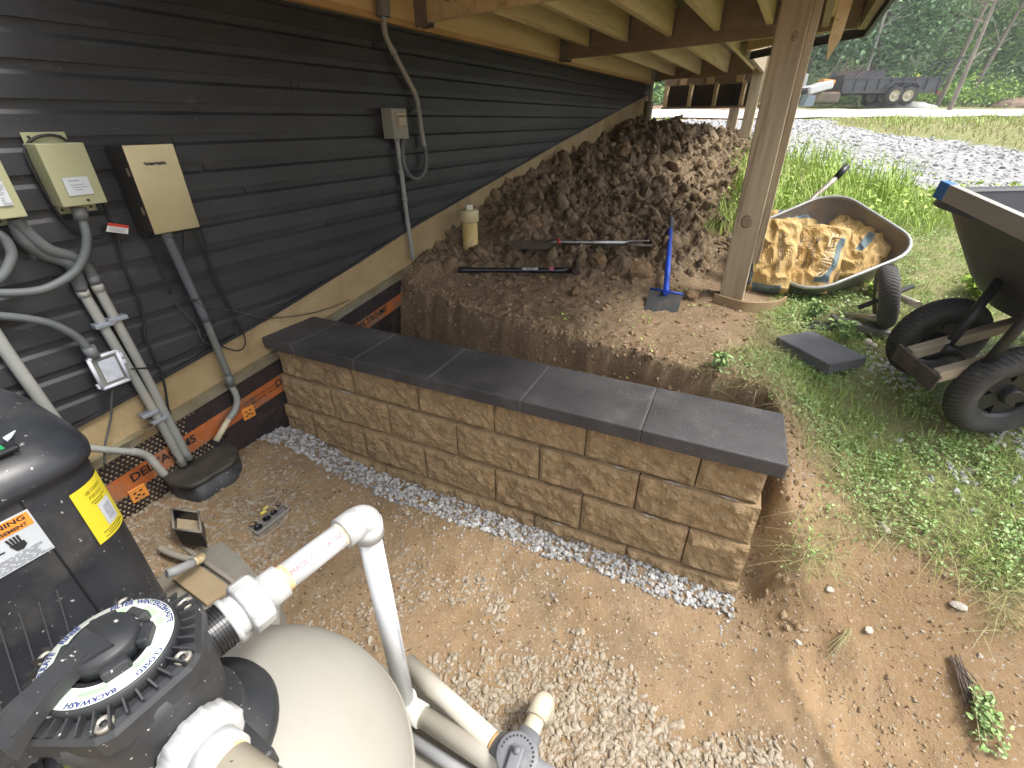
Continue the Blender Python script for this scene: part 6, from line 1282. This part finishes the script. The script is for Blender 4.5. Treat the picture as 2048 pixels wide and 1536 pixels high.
for k in range(18):
    a = ontop(1700 + rs.uniform(-6, 6), 1262 + rs.uniform(-6, 6), .13, .008); b = ontop(1672 + rs.uniform(-22, 18), 1300 + rs.uniform(-16, 18), .12, .012); ms.tube(smooth_path([a, a.lerp(b, .5) + UP * .01, b], 3), .0010, 4, cap=False)
ms.build('stems', gm('dry stems', (.3, .3, .1), (.4, .36, .2)), sp2)

# ------------------------------------------------------------------ road and far bank
roadm = M('pale road', (.52, .51, .49), (.62, .61, .59), scale=1.5, rough=.9, c3=(.40, .34, .26), c3scale=.6, c3lo=.55, c3hi=.75)
xs = np.linspace(-30, 60, 120); ys = np.linspace(13.2, 24.0, 12); V_ = []; 
for j, yy_ in enumerate(ys):
    for x_ in xs: V_.append((x_, yy_ + .05 * x_ + .25 * float(pnoise(np.array([x_ * .5]), np.array([j * 5.]), 8)[0]) * (j in (0, 11)), 0))
V_ = np.array(V_); V_[:, 2] = height(V_[:, 0], V_[:, 1]) + .03; I = np.arange(len(V_)).reshape(12, 120)
road = np_mesh('road', V_, np.stack([I[:-1, :-1], I[:-1, 1:], I[1:, 1:], I[1:, :-1]], -1).reshape(-1, 4), roadm, smooth=True); tag(road, kind='structure')
def mound(name, label, c, rx, ry, h, mat, seed):
    V_, F_ = ico(4); V_ = V_[:, :] * np.array([rx, ry, h]); V_ = V_ * (1 + .10 * fbm(V_[:, 0] * 1., V_[:, 1] + V_[:, 2], .5, 3, seed)[:, None]); V_[:, 2] = V_[:, 2]; o = np_mesh(name, V_ + np.array(c), F_, mat, smooth=True); return tag(o, label, 'heap')
gz = H0(14, 27)
mound('gravel_heap', 'low grey gravel heap behind the ramp of the trailer', (20.6, 28.5, 2.0), 2.0, 1.0, .42, M('gravel heap', (.36, .36, .35), (.5, .5, .48), scale=9, rough=.95, bump=.6, bscale=14, bdist=.1), 3)
mound('soil_heap', 'brown soil heap at the far right edge by the trees', (27.6, 29.0, 2.0), 1.9, 1.0, .62, M('soil heap', (.24, .15, .10), (.34, .26, .2), scale=4, rough=.95, bump=.6, bscale=9, bdist=.1), 5)

# ------------------------------------------------------------------ equipment trailer
def TP(px, py, d=26.0): return Yp(px, py, d)
Ta, Tb = TP(1678, 200, 27.3), TP(1862, 209, 26.7); tx = (Tb - Ta); tx.z = 0; tl = tx.length; tx.normalize(); ty_ = UP.cross(tx)      # ty_ points away
tg = H0(Ta.x, Ta.y) + .12; base = Vector((Ta.x, Ta.y, tg))
trl = thing('equipment_trailer', 'black tandem-axle equipment trailer with raised ramp parked across the road', 'trailer', base)
tb_ = M('trailer black', (.05, .052, .058), (.085, .086, .092), scale=3, rough=.5); tsd = M('trailer side', (.07, .072, .085), (.10, .103, .12), scale=2, rough=.55); red = M('rusty red', (.20, .07, .045), rough=.7)
def tp(a, b, z): return base + tx * a + ty_ * b + UP * z
mb = MB(); mb.box(tp(tl / 2, 1.0, .62), tx * tl / 2, ty_ * 1.0, UP * .05); mb.build('bed', M('bed wood', (.16, .12, .08), rough=.9), trl)
for b in (0, 2.0):
    mb = MB(); mb.box(tp(tl / 2, b, .58), tx * tl / 2, ty_ * .04, UP * .07); mb.build('side_rail', tb_, trl)
    mb = MB(); mb.box(tp(tl / 2, b + .02, .88), tx * tl / 2, ty_ * .012, UP * .24); mb.build('side_panel', tsd, trl)
    mb = MB(); mb.box(tp(tl / 2, b, 1.14), tx * tl / 2, ty_ * .03, UP * .03); mb.build('top_rail', tb_, trl)
    for k in range(9): mb = MB(); mb.box(tp(tl * k / 8, b - .03, .86), tx * .03, ty_ * .03, UP * .27); mb.build('stake', tb_, trl)
mb = MB(); mb.box(tp(tl * .32, 1.9, 1.35), tx * tl * .30, ty_ * .02, UP * .24); mb.build('high_panel', tsd, trl)
for b in (-.22, 2.0):
    mb = MB(); mb.prism([tp(tl * .44, b, .75), tp(tl * .50, b, 1.0), tp(tl * .76, b, 1.0), tp(tl * .82, b, .75), tp(tl * .79, b, .75), tp(tl * .745, b, .93), tp(tl * .515, b, .93), tp(tl * .47, b, .75)], ty_ * .22); mb.build('mudguard', tb_, trl)
cr = M('cream wheel', (.55, .50, .38), rough=.5)
for b in (-.10, 2.12):
    for a in (.56, .70):
        c = tp(tl * a, b, .40); mb = MB(); mb.lathe(c, [(.24, -.11), (.37, -.10), (.40, -.05), (.40, .05), (.37, .10), (.24, .11)], axis=ty_, seg=32, close=False); wv = mb.build('wheel', rub, trl)
        mb = MB(); mb.lathe(c - ty_ * .09, [(.25, 0), (.24, .02), (.16, .05), (.08, .04), (.07, .0), (0, 0)], axis=ty_, seg=28, close=False); mb.build('wheel_disc', cr, wv)
mb = MB(); rA = tp(tl, 0, .60); rtop = tp(tl + .55, 0, 1.95)
for b in (0, .66, 1.33, 2.0): mb.bar(rA + ty_ * b, rtop + ty_ * b, .06, .06)
for f in (.1, .3, .5, .7, .9, 1): mb.bar(rA.lerp(rtop, f), rA.lerp(rtop, f) + ty_ * 2.0, .05, .03)
mb.build('ramp', tb_, trl)
mb = MB(); mb.bar(tp(tl, -.02, .52), tp(tl + .18, -.02, .50), .16, .16); mb.build('tail_light', red, trl)
mb = MB(); mb.bar(tp(-.1, 0, .6), tp(-1.3, 1.0, .5), .08, .1); mb.bar(tp(-.1, 2.0, .6), tp(-1.3, 1.0, .5), .08, .1); mb.build('drawbar', red, trl)
mb = MB(); mb.box(tp(-.05, 1.0, .95), tx * .02, ty_ * 1.0, UP * .35); mb.build('headboard', tb_, trl)
# junk in front of the trailer
rs = random.Random(12)
tz_ = lambda x, y: H0(x, y) + .08
def junk(name, label, px, py, d, sx, sy, sz_, mat, cat, rot=0.0):
    c = TP(px, py, d); X_ = Vector((math.cos(rot), 0, math.sin(rot))); mb = MB(); mb.bbox(c, X_ * sx, Vector((0, sy, 0)), Vector((-math.sin(rot), 0, math.cos(rot))) * sz_, min(sx, sy, sz_) * .35); return tag(mb.build(name, mat), label, cat)
tag(MB().prism([TP(1608, 212, 24.5), TP(1626, 212, 24.5), TP(1633, 191, 24.5), TP(1618, 189, 24.5)], Vector((0, .5, 0))).build('grey_bin', M('bin grey', (.17, .21, .23), rough=.6)), 'small blue-grey bin leaning left of the trailer', 'bin')
junk('timber_stack', 'stack of brown timber behind the blue-grey bin', 1635, 196, 27.6, .85, .5, .24, M('stack timber', (.13, .105, .08), (.20, .165, .12), scale=3, rough=.9), 'timber')
junk('white_tarp', 'crumpled white tarp on top of the timber stack', 1632, 176, 27, .55, .5, .17, M('tarp white', (.6, .6, .62), rough=.7), 'tarp', .25)
junk('black_sheet', 'black plastic sheet hanging over the timber stack', 1610, 180, 27.2, .35, .5, .12, fas, 'sheet', .35)
junk('orange_cloth', 'orange and yellow sacks beside the white tarp', 1652, 165, 27.4, .3, .3, .12, M('sack orange', (.55, .28, .08), rough=.8), 'sack', -.1)
junk('concrete_block', 'pale upright block behind the deck post, left of the blue-grey bin', 1603, 172, 27.5, .12, .2, .5, M('block pale', (.35, .35, .34), rough=.9), 'block')
bp_ = thing('brush_pile', 'heap of bare brown branches behind the front end of the trailer', 'branches', TP(1680, 190, 28)); mb = MB()
for k in range(46):
    a = TP(1650 + rs.uniform(-10, 35), 192, 28 + rs.uniform(0, 1.5)); b = a + Vector((rs.uniform(-.2, 1.9), rs.uniform(-.5, .5), rs.uniform(.5, 1.75))); mb.tube(smooth_path([a, a.lerp(b, .5) + Vector((rs.uniform(-.2, .2), 0, rs.uniform(-.1, .2))), b], 3), [.028 - .022 * i / 6 for i in range(7)], 5, cap=False)
mb.build('branches', M('dry branches', (.20, .13, .09), (.30, .21, .15), scale=3, rough=.9), bp_)
# yellow guy-wire marker
yb = TP(1820, 178, 29); yt = TP(1838, 148, 29); tag(MB().tube([yb, yt], .035, 8).build('guy_marker', M('guard yellow', (.75, .65, .05), rough=.5)), 'slanting yellow guard pole behind the trailer', 'pole')

# ------------------------------------------------------------------ trees and undergrowth
bark = M('bark grey brown', (.17, .145, .115), (.26, .225, .18), scale=4, rough=.95, stretch=(1, 1, .3), bump=.5, bscale=8, bdist=.05)
bark2 = M('bark pale', (.42, .40, .36), (.52, .50, .45), scale=4, rough=.9, stretch=(1, 1, .3))
LG = [gm('leaf dark', (.10, .19, .095), (.15, .26, .125), (.22, .36, .17)), gm('leaf mid', (.14, .25, .08), (.21, .35, .11), (.30, .46, .16)), gm('leaf light', (.22, .36, .06), (.30, .46, .09), (.40, .56, .15)), gm('leaf olive', (.12, .15, .07), (.18, .21, .10), (.26, .29, .15))]
def clumps(rs, cx, cy, cz, rx, rz, n_c, per, lo=.35):
    out = []
    for _ in range(n_c):
        a = rs.uniform(0, 6.283); u = rs.uniform(-1, 1); r = rs.uniform(lo, 1) ** .6; q = math.sqrt(1 - u * u)
        c = np.array([cx + math.cos(a) * q * rx * r, cy + math.sin(a) * q * rx * r, cz + u * rz * r]); s = rs.uniform(.35, .95) * rx * .26
        out.append(c + RNG.normal(0, 1, (per, 3)) * np.array([s, s, s * .55]))
    return np.concatenate(out)
def tree(label, x, y, h, rx, kind, trunk=.16, lean=(0, 0), crown_lo=.35, name='broadleaf_tree', leaf=.26, n_c=60, per=60, bk=None, group='trees on the bank beyond the road', bare=False):
    z0 = H0(x, y) - .1; t = thing(name, label, 'tree', Vector((x, y, z0)), group); rs = random.Random(int(x * 91 + y * 17 + h)); top_ = Vector((x + lean[0] * h, y + lean[1] * h, z0 + h * (.98 if bare else .88)))
    mb = MB(); TPt = smooth_path([Vector((x, y, z0)), Vector((x, y, z0)).lerp(top_, .5) + Vector((rs.uniform(-.2, .2), 0, 0)), top_], 6); n0 = len(TPt); mb.tube(TPt, [trunk * (1 - .85 * i / (n0 - 1)) for i in range(n0)], 9); mb.build('trunk', bk or bark, t)
    mb = MB()
    for k in range(14 if bare else 9):
        f = rs.uniform(.3, .95); i = int(f * (n0 - 1)); p = TPt[i]; a = rs.uniform(0, 6.28); L = rx * rs.uniform(.5, 1.0) * (1.2 - f * .6); q = p + Vector((math.cos(a) * L, math.sin(a) * L, L * rs.uniform(.2, .7))); mb.tube(smooth_path([p, p.lerp(q, .5) + UP * .15 * L * rs.uniform(-.5, 1), q], 3), [trunk * .3 * (1 - .8 * j / 6) for j in range(7)], 5, cap=False)
    mb.build('branches', bk or bark, t)
    zc = z0 + h * (crown_lo + 1) / 2; rz = h * (1 - crown_lo) / 2
    if n_c:
        P_ = clumps(rs, x + lean[0] * h * .6, y + lean[1] * h * .6, zc, rx, rz, n_c, per); P_ = P_[P_[:, 2] > H0(x, y) + .1]; leaves('crown', P_, RNG.uniform(.6, 1.2, len(P_)) * leaf, LG[kind], .8, t)
    return t
TR = [('tall dark tree directly behind the front of the trailer', 17.5, 33, 12, 4.2, 0), ('dark blue-green tree behind the middle of the trailer', 22, 34, 12.5, 4.4, 0), ('mid green tree left of the dark trees, half hidden by the deck', 13.5, 36, 11, 3.8, 1), ('dark tree filling the gap under the deck edge', 16.8, 40, 14, 4.5, 1),
      ('mid green tree behind the trailer ramp', 27.5, 36, 12.5, 4.0, 1), ('dense green tree at the right edge of the photo', 33.5, 35, 9, 3.6, 1), ('dark tree high up at the right edge', 37.5, 40, 15, 5, 0), ('dark tree deep in the wood above the ramp', 28, 43, 16, 5, 0), ('tall tree deep in the wood behind the bright branches', 21.5, 44, 17, 5.5, 1),
      ('rear tree at the far right, mostly out of frame', 43, 40, 14, 5, 1), ('tree deep in the wood left of the trailer', 13, 46, 15, 5, 0), ('tree in the wood hidden behind the deck post', 17, 50, 17, 6, 0)]
for i, (lab, x, y, h, rx, kd) in enumerate(TR): tree(lab, x, y, h, rx, kd, trunk=.2, crown_lo=.04 if y < 38 else .1, n_c=95 if y < 38 else 80, per=62, leaf=.30 if y < 38 else .42)
# bright leaning foliage branch upper middle-right, and spindly pines
tree('bright yellow-green tree arching over the trailer from above', 17.6, 21.5, 8.0, 1.9, 2, trunk=.09, lean=(.0, 0), crown_lo=.64, n_c=40, per=50, leaf=.15)
tree('bright green tree whose top touches the upper right corner', 30.5, 29.5, 9.4, 2.0, 2, trunk=.10, crown_lo=.72, n_c=26, per=40, leaf=.2)
for i, (px, d, lx, lab) in enumerate(((1712, 31, .02, 'pale thin leaning trunk behind the brush pile'), (1872, 28.5, .12, 'pale grey trunk rising just right of the trailer ramp'), (1925, 30.5, .20, 'reddish brown leaning trunk right of the pale trunk'), (1640, 32, .10, 'thin bare trunk seen between deck and post'))):
    p = Yp(px, 215, d); tree(lab, p.x, d, 9.0, 1.9, 3, trunk=(.09, .13, .14, .06)[i], lean=(lx, 0), crown_lo=.45, n_c=(0, 34, 38, 0)[i], per=40, leaf=.13, bk=bark2 if i in (0, 3) else bark, name='pine_tree' if i in (1, 2) else 'bare_tree', bare=True)
P_ = []
rs = random.Random(77)
for _ in range(210):
    x = rs.uniform(8, 42); y = rs.uniform(29.5, 34) + .12 * abs(x - 20); z = H0(x, y); s = rs.uniform(.5, 1.1); P_.append(np.array([x, y, z + s * .6]) + RNG.normal(0, 1, (46, 3)) * np.array([s, s * .6, s * .5]))
P_ = np.concatenate(P_); P_ = P_[P_[:, 2] > 1.9]; tag(leaves('undergrowth', P_, RNG.uniform(.12, .3, len(P_)), LG[1], .8), kind='stuff')
P_ = []
for _ in range(34):
    x = rs.uniform(20, 27.5); y = 29.3 + rs.uniform(-.4, .6); z = H0(x, y); P_.append(np.array([x, y, z + .55]) + RNG.normal(0, 1, (60, 3)) * np.array([.55, .35, .38]))
P_ = np.concatenate(P_); tag(leaves('light_shrubs', P_, RNG.uniform(.1, .22, len(P_)), LG[2], .8), kind='stuff')
hill = []
xs = np.linspace(-10, 75, 60)
for i, x_ in enumerate(xs): hill += [(x_, 50, 2.5), (x_, 56, 16 + 3 * float(pnoise(np.array([x_ * .1]), np.array([.5]), 4)[0])), (x_, 90, 22)]
I = np.arange(len(hill)).reshape(60, 3); tag(np_mesh('wooded_hill', np.array(hill), np.stack([I[:-1, :-1], I[1:, :-1], I[1:, 1:], I[:-1, 1:]], -1).reshape(-1, 4), M('far wood', (.03, .05, .02), (.07, .10, .04), scale=1.2, rough=1), smooth=True), kind='structure')

# ------------------------------------------------------------------ air between here and the wooded bank
hz_ = MB().box(Vector((5, 80.5, 13.1)), Vector((170, 0, 0)), Vector((0, 146, 0)), UP * 15.1).build('haze', None)
hm = bpy.data.materials.new('haze air'); hm.use_nodes = True; hn2 = hm.node_tree.nodes; hn2.clear(); vp_ = hn2.new('ShaderNodeVolumePrincipled'); ho_ = hn2.new('ShaderNodeOutputMaterial')
vp_.inputs['Density'].default_value = .0018; vp_.inputs['Color'].default_value = (.9, .95, 1, 1); vp_.inputs['Anisotropy'].default_value = .2
hm.node_tree.links.new(vp_.outputs[0], ho_.inputs['Volume']); hz_.data.materials.append(hm); tag(hz_, kind='stuff')
